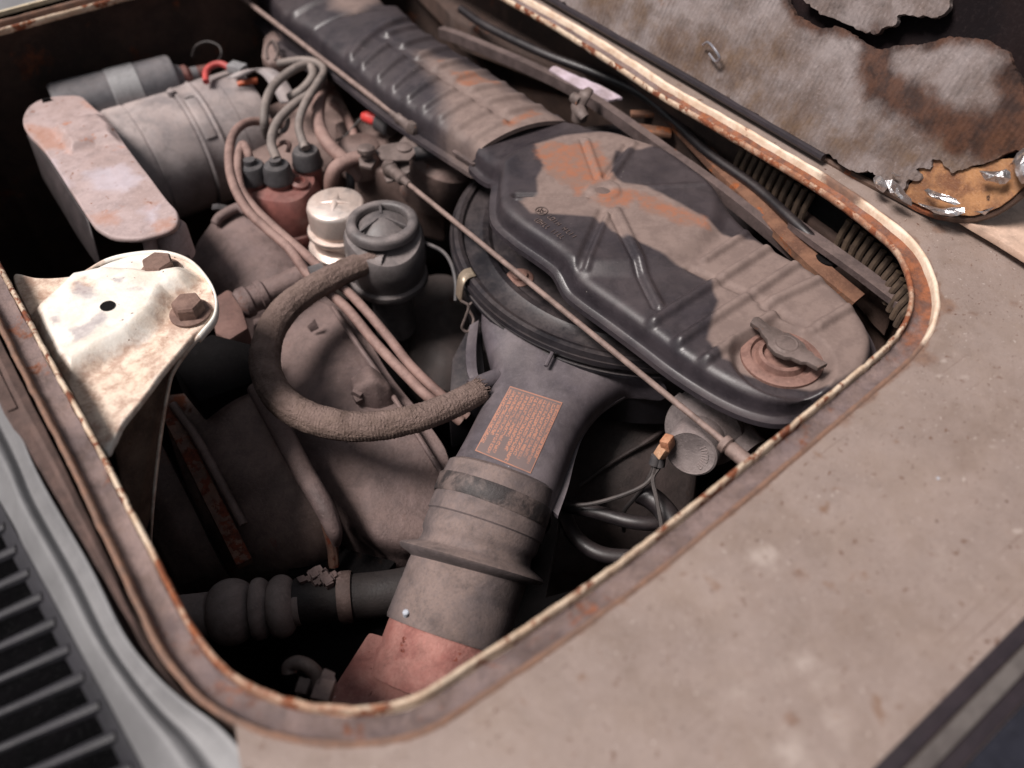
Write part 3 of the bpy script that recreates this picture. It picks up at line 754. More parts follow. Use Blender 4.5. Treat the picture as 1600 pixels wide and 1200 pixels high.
# ribbed duct
La = [(480, 40), (539, 88), (590, 128), (637, 160), (690, 193), (746, 227)]
Ra = [(622, -2), (654, 30), (704, 64), (772, 105), (833, 145), (893, 181)]
duct = thing('ribbed_air_duct', 'long black ribbed sheet metal air duct with a rust patch', 'air duct', W(690, 150, -.08))
def mixpx(t, s):
    def at(ch, s):
        q = s*(len(ch)-1); i = min(int(q), len(ch)-2); w = q-i
        return (ch[i][0]*(1-w)+ch[i+1][0]*w, ch[i][1]*(1-w)+ch[i+1][1]*w)
    l, r = at(La, s), at(Ra, s); return (l[0]*(1-t)+r[0]*t, l[1]*(1-t)+r[1]*t)
rel = []
for k in range(8):
    s_ = .27+k*.095; rel.append((mixpx(.02, s_), mixpx(.40, s_), .0055, .0036))
for k in range(8):
    s_ = .22+k*.095; rel.append((mixpx(.54, s_), mixpx(.90, s_), .0055, .0036))
rel += [(mixpx(-.02, .2), mixpx(1.02, .13), .006, .004), (mixpx(-.02, .985), mixpx(1.02, .97), .007, .001)]
rel += [(mixpx(.47, .22), mixpx(.47, .95), .006, -.0012)]
crown = lambda P: .006*np.clip(1-((np.arange(len(P)) % 70)/69*2-1)**2, 0, 1)
m = sheet(La, Ra, ZD, 230, 70, [(.001, -.005), (.0015, -.012), (.0075, -.0125), (.0082, -.016), (.002, -.0175)], .007, rel,
          warp=lambda P: .010*np.clip(1-((np.arange(len(P)) % 70)/69*2-1)**2, 0, 1)-.006,
          opened=('end',),
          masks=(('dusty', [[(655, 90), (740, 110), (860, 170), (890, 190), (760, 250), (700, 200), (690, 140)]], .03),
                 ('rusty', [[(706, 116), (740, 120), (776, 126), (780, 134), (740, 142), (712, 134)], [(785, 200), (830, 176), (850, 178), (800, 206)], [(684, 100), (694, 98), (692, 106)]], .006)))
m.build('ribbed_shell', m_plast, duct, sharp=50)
# clip plate under its lower end
pl = prism([W(706, 236, -.052), W(722, 226, -.052), W(748, 246, -.052), W(744, 256, -.052), W(738, 256, -.052)], .003)
pl.build('clip_plate', m_strip, duct, bevel=.0006)
# older end piece of duct, above
Lb = [(392, -40), (428, 2), (440, 16), (488, 42)]; Rb = [(560, -60), (590, -20), (606, 0), (634, 12)]
duct2 = thing('smooth_duct_end', 'plain black duct end slipped over the ribbed air duct', 'air duct', W(500, 0, -.08))
rb = [((440, 22), (600, -14), .006, .003), ((484, 46), (632, 18), .006, .005)]
m = sheet(Lb, Rb, ZD+.001, 90, 50, [(.002, -.012), (.003, -.026), (.012, -.027), (.0125, -.031), (.003, -.032)], .008, rb,
          warp=lambda P: .012*np.clip(1-((np.arange(len(P)) % 50)/49*2-1)**2, 0, 1)-.006, masks=(('dusty', [[(520, -30), (600, -10), (560, 30), (520, 20)]], .02), ('rusty', [[(0, 0), (1, 0), (0, 1)]], .003)))
m.build('duct_shell', m_plast, duct2, sharp=50)

# main cover
Lc = [(742, 226), (764, 248), (781, 268), (779, 298), (782, 330), (811, 358), (870, 399), (903, 434), (960, 475), (1015, 515), (1055, 545), (1096, 572), (1140, 597), (1184, 615), (1226, 622), (1262, 612)]
Rc = [(876, 168), (897, 184), (940, 203), (990, 222), (1037, 238), (1075, 263), (1121, 300), (1158, 343), (1208, 383), (1275, 421), (1325, 462), (1352, 495), (1366, 530), (1360, 565), (1330, 594), (1290, 610)]
hub = (942, 308)
RS = 1.35
rel = [((806, 316), (915, 316), .0042, -.0030), ((808, 322), (915, 322), .0025, .0018),
       ((906, 420), (940, 340), .0050, -.0030), ((916, 424), (948, 345), .0035, .0022),
       ((1030, 478), (962, 340), .0050, .0030), ((1022, 480), (952, 342), .003, -.0022),
       ((988, 236), (952, 290), .0050, .0030), ((978, 238), (944, 288), .004, -.0025),
       ((915, 230), (936, 290), .0045, .0022), ((908, 230), (930, 290), .003, -.0016),
       ((1100, 298), (975, 305), .004, .0012),
       ((1018, 505), (1207, 384), .0052, .0032), ((1058, 536), (1252, 408), .0052, .0032), ((1098, 566), (1208, 492), .0052, .0032), ((1200, 474), (1290, 432), .0052, .0030),
       ((1268, 516), (1342, 472), .0052, .0030), ((1080, 420), (1215, 480), .005, -.0014), ((1100, 408), (1170, 362), .0045, .0026), ((1195, 478), (1270, 515), .006, -.0014)]
rel = [(a, b, w*.82, h*(RS if q > 10 else .8)) for q, (a, b, w, h) in enumerate(rel)]
hubw = np.array(W(*hub, ZD)[:2]); dishw = np.array(W(1222, 558, ZD)[:2])
jA = np.array(W(764, 248, ZD)[:2]); jB = np.array(W(897, 184, ZD)[:2]); jN = np.array([(jB-jA)[1], -(jB-jA)[0]]); jN /= np.linalg.norm(jN)
if jN@(hubw-jA) < 0: jN = -jN
def cwarp(P):
    d = np.hypot(*(P-hubw).T); w = .0065*smo((.098-d)/.016)          # pressed round dome
    w += .0016*smo((.0145-d)/.003)-.0012*smo((.0075-d)/.002)
    dd = np.hypot(*(P-dishw).T); w -= .0085*smo((.035-dd)/.009)
    w -= .004*smo((P-jA)@jN/-.02+.6)
    return w
paleA = [(836, 236), (880, 222), (936, 216), (1010, 226), (1030, 234), (1000, 244), (960, 246), (952, 282), (972, 296), (1000, 300), (1030, 312), (1060, 328), (1100, 352), (1128, 366), (1146, 372), (1180, 376),
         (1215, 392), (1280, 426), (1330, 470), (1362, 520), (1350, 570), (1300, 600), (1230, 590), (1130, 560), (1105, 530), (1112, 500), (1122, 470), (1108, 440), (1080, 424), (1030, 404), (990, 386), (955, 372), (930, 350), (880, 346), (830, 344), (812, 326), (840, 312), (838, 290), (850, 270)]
rustA = [[(838, 236), (862, 234), (890, 240), (908, 236), (930, 232), (946, 260), (955, 290), (940, 296), (920, 306), (900, 314), (890, 300), (862, 284), (848, 276)],
         [(926, 320), (955, 308), (990, 312), (980, 334), (940, 332)], [(990, 312), (1030, 322), (1066, 340), (1100, 352), (1108, 366), (1060, 360), (1010, 344)], [(985, 340), (1012, 352), (1018, 374), (995, 368)], [(1040, 390), (1100, 410), (1070, 400)]]
rustA = rustA[:3]
cover = thing('air_cleaner_cover', 'black pressed sheet metal air cleaner cover with rusty stains, a paler patch and radial ribs', 'engine cover', W(1000, 400, -.09))
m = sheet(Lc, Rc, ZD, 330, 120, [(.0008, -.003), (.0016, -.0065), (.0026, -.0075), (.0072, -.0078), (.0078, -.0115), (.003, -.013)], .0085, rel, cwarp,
          opened=('start',), masks=(('dusty', [paleA], .0045), ('rusty', rustA, .009)))  # first field: paler brown area on the shell, near black outside its outline
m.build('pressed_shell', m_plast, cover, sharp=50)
def ontop(px, py): return W(px, py, ZD)
# hub button
lathe(W(939, 304, ZD+.0055), ZUP, [(.0001, .0018), (.0075, .0016), (.0085, .0), (.009, -.003)], 32, cap0=False, cap1=False).build('hub_button', m_brownblk, cover)
# wing bolt: dished washer, stud, wing
dz = ZD-.0080; wc = W(1221, 560, dz)
lathe(wc, ZUP, [(.0265, -.001), (.0265, .0016), (.0225, .0030), (.0205, .0028), (.0195, .0004), (.0168, .0002), (.0155, .0042), (.0132, .0048), (.0118, .0006), (.0001, .0004)], 56, cap0=True, cap1=False).build('dished_washer', m_washer, cover)
wa = (W(1172, 524, dz)-W(1270, 592, dz)); wa.z = 0; wa.normalize(); wb = Vector((-wa.y, wa.x, 0))
wing_o = [(-.0285, -.0045), (-.027, .0035), (-.019, .0035), (-.0165, .006), (-.010, .0068), (-.007, .0095), (0, .0108), (.007, .0095), (.0105, .0062), (.016, .005), (.019, .0030), (.0265, .0040), (.0285, -.001), (.027, -.0045), (.017, -.0046), (.0135, -.0066), (.008, -.0078), (.006, -.0098), (0, -.0108), (-.007, -.0095), (-.012, -.0062), (-.016, -.0062), (-.019, -.0046)]
wp = prism([wc+wa*a+wb*b+ZUP*(.0125+.003*abs(a)/.028) for a, b in wing_o], .0035)
wing = wp.build('wing_nut', m_steel, cover, bevel=.0008)
lathe(wc+ZUP*.012, ZUP, [(.0085, 0), (.0085, .0012), (.0072, .0022), (.0062, .0020), (.0058, -.0015), (.0001, -.0015)], 36, cap0=False, cap1=False).build('collar', m_steel, wing)
lathe(wc+ZUP*.007, ZUP, [(.0034, 0), (.0034, .0042), (.0026, .0052), (.0001, .0054)], 24, cap0=False, cap1=False).build('stud', m_steel, wing)
# pressed maker's mark: round badge and two rows of small raised strokes
def topz(P2):                                                  # height of the shell there (no ribs)
    return ZD+float(cwarp(np.array([[P2[0], P2[1]]]))[0])
bx = W(846, 330, ZD+.0065); e1 = (W(900, 368, ZD)-W(846, 330, ZD)); e1.z = 0; e1.normalize(); e2 = Vector((-e1.y, e1.x, 0))
def lift(p, dh=.0004): return Vector((p.x, p.y, topz(p)+dh))
m = M(); rr = .0046
m.join(tube([lift(bx+e1*rr*math.cos(a)+e2*rr*math.sin(a)) for a in [2*math.pi*k/20 for k in range(20)]], .00045, 6, 1, smooth=False, closed=True))
for pts in (((-.55, .62), (-.22, -.05), (0, .35), (.22, -.05), (.55, .62)), ((-.62, -.05), (-.3, -.72), (0, -.2), (.3, -.72), (.62, -.05))):
    m.join(tube([lift(bx+e1*rr*a*.9+e2*rr*b*.9) for a, b in pts], .0004, 6, 1, smooth=False))
m.build('round_badge', m_brownblk, cover)
def strokes(start, end, n, hh, seed, gap=()):
    r_ = random.Random(seed); m = M(); A, B = W(*start, ZD+.0065), W(*end, ZD+.0065); d = (B-A)/n; up = Vector((-d.y, d.x, 0)).normalized()
    for i in range(n):
        if i in gap: continue
        p = A+d*(i+.5); w = d*.3
        kind_ = r_.choice('ILOH')
        segs = [(p-up*hh, p+up*hh)]
        if kind_ == 'L': segs.append((p-up*hh, p-up*hh+w*1.6))
        if kind_ == 'O': segs = [(p-w-up*hh, p-w+up*hh), (p+w-up*hh, p+w+up*hh), (p-w+up*hh, p+w+up*hh), (p-w-up*hh, p+w-up*hh)]
        if kind_ == 'H': segs = [(p-w-up*hh, p-w+up*hh), (p+w-up*hh, p+w+up*hh), (p-w, p+w)]
        for a, b in segs: m.join(tube([lift(a), lift(b)], .0003, 5, smooth=False))
    m.build('embossed_marking', m_brownblk, cover)
strokes((856, 337), (900, 372), 9, .0019, 4, (4,))
strokes((836, 342), (880, 372), 10, .0021, 8, (5,))

# ---------------------------------------------------------------- round air cleaner housing with snorkel
ZH = -.085
hc = W(1007, 355, ZH); hr = 305*S(1007, 355, ZH)
ac = thing('air_cleaner_housing', 'black round air cleaner housing with wide grey snorkel under the cover', 'air cleaner', hc-ZUP*.09)
prof = [(.02, -.002), (.30*hr, -.002), (.62*hr, -.0035), (.78*hr, -.004), (.80*hr, -.0005), (.83*hr, .0005), (.86*hr, -.002), (.925*hr, -.0025), (.935*hr, .0008), (.955*hr, .0022), (.975*hr, .0018), (.985*hr, -.002)]
lathe(hc, ZUP, prof, 128, cap0=True, cap1=False).build('lid', m_disc, ac, sharp=30)
prof = [(.975*hr, -.0025), (.995*hr, -.002), (1.0*hr, -.0045), (.995*hr, -.007), (.975*hr, -.008), (.972*hr, -.011), (.99*hr, -.012), (.992*hr, -.0145), (.96*hr, -.016), (.94*hr, -.024), (.93*hr, -.075), (.80*hr, -.085)]
lathe(hc, ZUP, prof, 128, cap0=False, cap1=False).build('body', m_disc, ac, sharp=30)
# spot-welded nut on the lid
pb = W(812, 434, ZH-.0035)
lathe(pb, ZUP, [(.011, .0004), (.010, .0012), (.006, .0014), (.006, .0038), (.004, .0048), (.0001, .005)], 24, cap0=False, cap1=False).build('lid_bolt', m_washer, ac)
# spring clip: brass-coloured clamp plus wire
cA = [W(740, 424, ZH+.003), W(728, 428, ZH+.004), W(720, 438, ZH+.001), W(717, 455, ZH-.010), W(716, 468, ZH-.02)]
m = M(); sid = (W(748, 440, ZH)-W(735, 420, ZH)).normalized()*.0055
cs = cr(cA, 5)
m = loft([[p-sid, p+sid] for p in cs], close=False)
m.v = [v for v in m.v]; clip = m.build('clip_strap', mat('pale_spring_clip', lin(176, 160, 140), lin(150, 132, 116), rough=.4, metal=.4, bump=.2), ac)
clip.modifiers.new('thick', 'SOLIDIFY').thickness = .0012
tube([W(720, 470, ZH-.008), W(732, 478, ZH-.012), W(728, 494, ZH-.02), W(722, 512, ZH-.03), W(732, 518, ZH-.034), W(740, 500, ZH-.03), W(732, 480, ZH-.022), W(744, 468, ZH-.018)], .0012, 8).build('clip_wire', m_steel, ac)
# snorkel: lofted flattened tube
sec = [((752, 470), (1045, 600), -.098, .020), ((752, 500), (1020, 596), -.101, .020), ((760, 535), (985, 594), -.104, .021), ((768, 572), (950, 615), -.107, .022), ((762, 606), (922, 645), -.110, .024), ((744, 642), (902, 680), -.113, .026),
       ((724, 680), (890, 715), -.116, .028), ((702, 718), (876, 755), -.119, .030), ((682, 748), (862, 792), -.122, .031)]
secs = []
for (l, r, z, d) in sec: secs.append((W(*l, z), W(*r, z-.004), d))
SN = 40; loops = []
ls = cr([s_[0] for s_ in secs], 5); rs = cr([s_[1] for s_ in secs], 5); ds = cr([V(s_[2], 0, 0) for s_ in secs], 5)
for a, b, d in zip(ls, rs, ds):
    c = (a+b)/2; h = (b-a)/2; lp = []
    for k in range(SN):
        t = 2*math.pi*k/SN; ct, st_ = math.cos(t), math.sin(t)
        ex = .62
        lp.append(c+h*math.copysign(abs(ct)**ex, ct)+ZUP*(d.x*math.copysign(abs(st_)**.8, st_)-d.x*.55))
    loops.append(lp)
snm = loft(loops)
sn = snm.build('snorkel', m_snork, ac, sharp=60)
# side flange (right) running along the snorkel
fe = [(1052, 574), (1020, 594), (982, 617), (944, 641), (915, 674), (900, 712), (888, 760), (872, 806)]
fi = [(1035, 560), (1000, 582), (962, 604), (922, 632), (893, 676), (878, 720), (866, 760), (853, 788)]
rows = [[W(*i, -.122-.002*k), W((i[0]*.5+o[0]*.5), (i[1]*.5+o[1]*.5), -.122-.002*k), W(*o, -.122-.002*k)] for k, (i, o) in enumerate(zip(fi, fe))]
patch(rows, 5, skirt=.003).build('side_flange', m_snork, sn)
fl = [(748, 500), (744, 540), (745, 575), (750, 596)]; fo = [(734, 508), (728, 545), (730, 580), (738, 600)]
rows = [[W(*i, -.112), W((i[0]*.5+o[0]*.5), (i[1]*.5+o[1]*.5), -.112), W(*o, -.113)] for i, o in zip(fl, fo)]
patch(rows, 5, skirt=.004).build('side_flange', m_snork, sn)
# little rib and hose nipple
tube([W(864, 549, -.0915), W(853, 572, -.0935)], .0016, 8, smooth=False).build('bead', m_snork, sn)
tube([W(735, 606, -.108), W(755, 597, -.108), W(778, 588, -.109)], .0062, 16).build('hose_nipple', m_snork, sn)
# warning sticker: printed rows, flat print on the curved top
def ray_loft(px, py, dh=.00035):
    """point of the snorkel top seen from above at a pixel: iterate on height"""
    z = -.10
    for _ in range(12):
        p = W(px, py, z); best = None
        for i in range(len(loops)):
            for k in range(1, SN//2):
                q = loops[i][k]; dd = (q.x-p.x)**2+(q.y-p.y)**2
                if best is None or dd < best[0]: best = (dd, q)
        z = best[1].z
    return W(px, py, z+dh)
def stick(u, v):                                               # u along the short edge, v down the long edge
    a = Vector((797, 603)).lerp(Vector((879, 629)), u); b = Vector((742, 704)).lerp(Vector((829, 740)), u); p = a.lerp(b, v)
    return p
from mathutils.bvhtree import BVHTree
bvh = BVHTree.FromPolygons(snm.v, snm.f)
m = M(); nu_, nv_ = 18, 24; uvs = []
for i in range(nv_+1):
    for j in range(nu_+1):
        p = stick(j/nu_, i/nv_); d = ray(p.x, p.y).normalized(); hit = bvh.ray_cast(CAM, d)
        m.v.append((hit[0] if hit[0] else W(p.x, p.y, -.1))-d*.0005)
        uvs.append((j/nu_, i/nv_))
for i in range(nv_):
    for j in range(nu_): m.f.append((i*(nu_+1)+j, i*(nu_+1)+j+1, (i+1)*(nu_+1)+j+1, (i+1)*(nu_+1)+j))
m.a['su'] = [u for u, v in uvs]; m.a['sv'] = [v for u, v in uvs]
ms = bpy.data.materials.new('orange_print_label'); ms.use_nodes = True; T = ms.node_tree; N = T.nodes; Lk = T.links; bs = N['Principled BSDF']
def attr(n): a = N.new('ShaderNodeAttribute'); a.attribute_name = n; return a.outputs['Fac']
def mth(op, a, b=0, c=None):
    n = N.new('ShaderNodeMath'); n.operation = op
    for i, q in enumerate((a, b) if c is None else (a, b, c)):
        if hasattr(q, 'links'): Lk.new(q, n.inputs[i])
        else: n.inputs[i].default_value = q
    return n.outputs[0]
u_, v_ = attr('su'), attr('sv')
def nz(vecx, vecy, sx, sy, det=0):
    c = N.new('ShaderNodeCombineXYZ'); Lk.new(mth('MULTIPLY', vecx, sx), c.inputs[0]); Lk.new(mth('MULTIPLY', vecy, sy), c.inputs[1])
    n = N.new('ShaderNodeTexNoise'); n.inputs['Scale'].default_value = 1; n.inputs['Detail'].default_value = det; Lk.new(c.outputs[0], n.inputs['Vector']); return n.outputs['Fac']
ROWS = 12
row = mth('FLOOR', mth('MULTIPLY', u_, ROWS)); fr = mth('FRACT', mth('MULTIPLY', u_, ROWS))
inrow = mth('MULTIPLY', mth('GREATER_THAN', fr, .14), mth('LESS_THAN', fr, .86))
glyph = mth('GREATER_THAN', nz(u_, v_, 30, 46, 1), .46)
rend = N.new('ShaderNodeTexWhiteNoise'); rend.noise_dimensions = '1D'; Lk.new(row, rend.inputs['W'])
rowlen = mth('ADD', mth('MULTIPLY', rend.outputs['Value'], .34), .66)
body = mth('MULTIPLY', mth('MULTIPLY', inrow, glyph), mth('MULTIPLY', mth('LESS_THAN', v_, rowlen), mth('GREATER_THAN', v_, .04)))
ed = mth('MINIMUM', mth('MINIMUM', u_, mth('SUBTRACT', 1, u_)), mth('MINIMUM', v_, mth('SUBTRACT', 1, v_)))
frame_ = mth('LESS_THAN', ed, .016)
pr = mth('MAXIMUM', body, frame_)
wear = N.new('ShaderNodeMapRange'); Lk.new(nz(u_, v_, 3, 4, 5), wear.inputs[0]); wear.inputs[1].default_value = .28; wear.inputs[2].default_value = .5
pr = mth('MULTIPLY', pr, mth('ADD', mth('MULTIPLY', wear.outputs[0], .65), .15))
mx = N.new('ShaderNodeMix'); mx.data_type = 'RGBA'; Lk.new(pr, mx.inputs[0]); mx.inputs[6].default_value = lin(104, 89, 87); mx.inputs[7].default_value = lin(168, 116, 94)
Lk.new(mx.outputs[2], bs.inputs['Base Color']); bs.inputs['Roughness'].default_value = .55
m.build('printed_label', ms, sn)
# dark flap box beneath the snorkel, left
m = prism([W(706, 560, -.135), W(734, 505, -.125), W(752, 500, -.125), W(760, 610, -.125), W(700, 640, -.14)], .05)
m.build('lower_box', m_disc, ac, bevel=.003)

# ---------------------------------------------------------------- rubber intake sleeve and red box
bA = W(776, 766, -.134); bB = W(694, 992, -.178)
ax = (bB-bA).normalized(); Lb_ = (bB-bA).length; rB = 90*S(760, 830, -.14)
slv = thing('intake_sleeve', 'thick dusty rubber intake sleeve with one flared fold below the snorkel', 'rubber sleeve', bB)
f = Lb_
prof = [(.93*rB, -.012), (1.0*rB, -.010), (1.03*rB, 0), (1.03*rB, .10*f), (1.05*rB, .18*f), (1.05*rB, .245*f), (1.025*rB, .255*f), (1.03*rB, .33*f), (1.02*rB, .36*f), (.98*rB, .385*f), (.985*rB, .42*f), (1.0*rB, .440*f), (1.02*rB, .452*f), (1.27*rB, .492*f), (1.30*rB, .508*f), (1.26*rB, .53*f), (1.08*rB, .55*f),
        (1.03*rB, .56*f), (1.04*rB, .62*f), (1.045*rB, .72*f), (1.04*rB, .735*f), (1.05*rB, .75*f), (1.06*rB, .98*f), (1.04*rB, 1.0*f), (.95*rB, 1.0*f)]
def sfn(r, h, t): return r*(1+.012*math.sin(3*t+1)), h+.004*math.sin(t+.6)*(1 if .3 < h/f < .6 else .3)
lathe(bA, ax, prof, 96, cap0=True, cap1=True, fn=sfn).build('sleeve', m_rubber, slv, sharp=40)
# worn black band round the top
lathe(bA, ax, [(1.045*rB, .012*f), (1.06*rB, .02*f), (1.06*rB, .13*f), (1.045*rB, .14*f)], 96, False, False).build('black_band', mat('worn_black_tape', lin(52, 46, 46), lin(104, 90, 86), vscale=40, vlo=.46, vhi=.6, rough=.6, bump=.4, mid=.8, mscale=120), slv)
lathe(bA+ax*.84*f+frame(ax)[0]*0, ax, [(1.0*rB, 0), (1.0*rB, .001)], 8).build('inner_ring', m_rubber, slv)
# pale paint drop
pd = W(634, 955, -.118)
red = thing('red_intake_box', 'dull red primed metal intake box under the rubber sleeve', 'metal box', W(630, 1050, -.24))
top = [(577, 984), (600, 976), (740, 1020), (724, 1040), (690, 1130), (500, 1130)]
m = prism([W(x, y, -.168) for x, y in [(576, 986), (742, 1032), (700, 1150), (490, 1120)]], .07); m.build('box_shell', m_redbox, red, bevel=.003)
lathe(bB-ax*.012, ax, [(.98*rB, 0), (.98*rB, .03), (1.03*rB, .034), (1.03*rB, .05)], 64).build('spigot', m_redbox, red)
# ---------------------------------------------------------------- engine tin, left side of the bay
def PT(x, y, z): return W(x, y, z)
fan = thing('fan_housing', 'dusty brown sheet metal fan housing inside the braided hose loop', 'engine housing', W(520, 640, -.26))
rows = [[PT(395, 480, -.165), PT(455, 455, -.150), PT(515, 478, -.150), PT(560, 500, -.158)],
        [PT(400, 560, -.172), PT(470, 540, -.158), PT(545, 545, -.158), PT(605, 580, -.168)],
        [PT(420, 630, -.178), PT(500, 620, -.163), PT(580, 625, -.163), PT(660, 650, -.172)],
        [PT(455, 690, -.186), PT(540, 690, -.172), PT(620, 700, -.174), PT(700, 715, -.182)],
        [PT(500, 770, -.200), PT(565, 770, -.188), PT(630, 775, -.192), PT(690, 780, -.200)],
        [PT(545, 830, -.216), PT(580, 838, -.206), PT(620, 846, -.208), PT(660, 850, -.215)],
        [PT(585, 862, -.245), PT(610, 872, -.235), PT(632, 876, -.236), PT(660, 876, -.245)]]
patch(rows, 9, skirt=.03, rough=.0006).build('front_shell', m_shroud, fan, sharp=60)
# seam bead and bolted boss
tube([PT(520, 480, -.1485), PT(560, 540, -.1515), PT(595, 590, -.158), PT(640, 660, -.163), PT(690, 740, -.178)], .0022, 8).build('seam', m_shroud, fan)
rows = [[PT(548, 592, -.150), PT(575, 572, -.145), PT(600, 588, -.150)], [PT(556, 610, -.148), PT(582, 592, -.140), PT(610, 604, -.150)], [PT(572, 628, -.158), PT(590, 622, -.154), PT(608, 622, -.158)]]
bo = patch(rows, 6, skirt=.02).build('boss', m_shroud, fan, sharp=60)
bar(PT(552, 610, -.150), PT(566, 618, -.152), .006, .006).build('boss_clip', m_shroud, bo, bevel=.0008)
bar(PT(556, 618, -.154), PT(562, 628, -.156), .006, .005).build('boss_clip', m_shroud, bo, bevel=.0008)
# torn flap near the hose
prism([PT(480, 510, -.145), PT(492, 498, -.14), PT(498, 512, -.147), PT(486, 518, -.15)], .001).build('bent_tab', m_shroud, fan)

# upper light tin
up = thing('upper_engine_tin', 'pale dusty engine tin plate between the distributor and hinge bracket', 'engine housing', W(400, 430, -.2))
rows = [[PT(332, 345, -.128), PT(372, 322, -.122), PT(410, 330, -.124), PT(450, 372, -.136)],
        [PT(306, 385, -.136), PT(360, 375, -.128), PT(420, 378, -.130), PT(475, 405, -.140)],
        [PT(300, 425, -.145), PT(360, 425, -.135), PT(430, 425, -.135), PT(500, 440, -.145)],
        [PT(330, 465, -.155), PT(385, 460, -.145), PT(450, 455, -.143), PT(530, 475, -.152)],
        [PT(350, 500, -.175), PT(400, 490, -.160), PT(460, 478, -.155), PT(545, 505, -.165)]]
patch(rows, 9, skirt=.03, rough=.0006).build('top_shell', m_shroud, up, sharp=60)
tube([PT(336, 350, -.123), PT(345, 338, -.119), PT(372, 324, -.116), PT(385, 330, -.117)], .0045, 10).build('folded_edge', m_shroud, up)
tube([PT(345, 330, -.12), PT(346, 322, -.117)], .008, 6, smooth=False).build('hex_screw', m_boot, up)
tube([PT(400, 470, -.134), PT(455, 440, -.132)], .0008, 6, smooth=False).build('seam', m_rustbar, up)
# rubber mount with stub pipe beside the hinge bracket
mt_ = thing('rubber_mount', 'red brown engine mount block with stub pipe beside the hinge bracket', 'engine mount', W(390, 500, -.2))
m = prism([PT(326, 470, -.125), PT(356, 450, -.122), PT(372, 462, -.124), PT(388, 512, -.13), PT(356, 532, -.132), PT(336, 520, -.13)], .07); m.build('block', mat('dull_red_block', lin(100, 74, 68), lin(74, 54, 50), vscale=30, dust=lin(128, 100, 92), damt=.5, rough=.8, bump=.4), mt_, bevel=.003)
lathe(PT(372, 478, -.130), PT(455, 440, -.128)-PT(372, 478, -.130), [(.011, 0), (.0135, .004), (.0135, .010), (.0115, .012), (.0115, .018), (.013, .019), (.013, .024), (.0105, .026), (.0105, .06)], 32).build('stub_pipe', m_shroud, mt_, sharp=30)
blk = prism([PT(262, 560, -.125), PT(330, 520, -.125), PT(405, 540, -.135), PT(412, 590, -.14), PT(310, 628, -.14)], .06)
blk.build('dark_bracket', m_black, mt_, bevel=.003)

# heat exchanger drum, lower left: dark
drum = thing('heater_drum', 'dark oily curved engine tin between a rusty bar and grey tube', 'engine housing', W(400, 760, -0.270))
rows = [[PT(250, 620, -0.170), PT(320, 610, -0.155), PT(380, 600, -0.148), PT(430, 610, -0.152)],
        [PT(268, 690, -0.180), PT(340, 670, -0.162), PT(410, 660, -0.155), PT(460, 680, -0.160)],
        [PT(300, 770, -0.195), PT(370, 750, -0.175), PT(430, 740, -0.168), PT(490, 760, -0.175)],
        [PT(340, 840, -0.215), PT(400, 825, -0.195), PT(460, 815, -0.188), PT(512, 820, -0.195)],
        [PT(370, 900, -0.245), PT(430, 890, -0.228), PT(480, 880, -0.220), PT(522, 870, -0.225)],
        [PT(390, 930, -0.290), PT(440, 915, -0.270), PT(490, 905, -0.265), PT(528, 890, -0.270)]]
patch(rows, 8, skirt=.04, rough=.0012).build('shell', m_shroudd, drum, sharp=60)
tube([PT(505, 800, -0.175), PT(518, 850, -0.200), PT(522, 885, -0.215)], .004, 8).build('rolled_edge', m_rustbar, drum)
rows = [[PT(180, 700, -0.200), PT(215, 690, -0.190), PT(250, 690, -0.190)], [PT(220, 800, -0.220), PT(255, 790, -0.205), PT(300, 790, -0.205)], [PT(270, 900, -0.250), PT(310, 890, -0.235), PT(350, 890, -0.235)], [PT(300, 950, -0.300), PT(340, 940, -0.290), PT(380, 930, -0.290)]]
patch(rows, 8, skirt=.04, rough=.0012).build('side_shell', m_shroudd, drum, sharp=60)
b1 = bar(PT(262, 640, -0.155), PT(383, 882, -0.195), .012, .012).build('rusty_strut', m_rustbar, bevel=.002)
tag(b1, 'flat rusty metal strut running down over dark oily engine tin', 'metal strut')
b2 = tube([PT(270, 632, -0.150), PT(310, 690, -0.158), PT(345, 755, -0.170), PT(380, 820, -0.185)], .0035, 10).build('thin_pipe', m_shroudd)
tag(b2, 'thin dark pipe lying beside the flat rusty strut', 'pipe')
b3 = tube([PT(400, 605, -0.138), PT(432, 660, -0.145), PT(470, 730, -0.153), PT(505, 790, -0.162), PT(522, 830, -0.175), PT(526, 850, -0.190)], [.0075, .008, .008, .0075, .006, .003], 14).build('grey_tube', m_shroud)
tag(b3, 'grey brown tube curving down from the hose loop to dark engine tin', 'pipe')

# heater bellows, lower left
hb = thing('heater_bellows', 'grey ribbed rubber heater bellows on a dark pipe below the engine tin', 'bellows', W(400, 950, -.27))
hA = PT(270, 966, -.20); hB = PT(470, 944, -.20); hx = (hB-hA).normalized(); hl = (hB-hA).length; r1 = 49*S(400, 950, -.20)
def lobes(t):
    x = 270+200*t
    for cx, w_, a in ((361, 34, 1.05), (405, 18, .98), (440, 22, 1.0)):
        q = abs(x-cx)/w_
        if q < 1: return r1*(.52+(a-.52)*math.sqrt(1-q*q))
    return r1*.7 if x < 360 else r1*(.66 if x < 520 else .7)
tube([hA.lerp(hB, k/90) for k in range(91)], lobes, 40, smooth=False).build('bellows_tube', mat('grey_bellows_rubber', lin(150, 136, 131), lin(124, 111, 107), dust=lin(160, 144, 138), damt=.5, rough=.7, bump=.2), hb, sharp=50)
tube([PT(462, 940, -.201), PT(620, 925, -.201), PT(700, 900, -.205)], r1*.74, 28).build('dark_pipe', mat('dark_pipe_skin', lin(44, 38, 37), lin(32, 27, 27), dust=lin(58, 50, 48), damt=.4, rough=.6, bump=.4), hb)
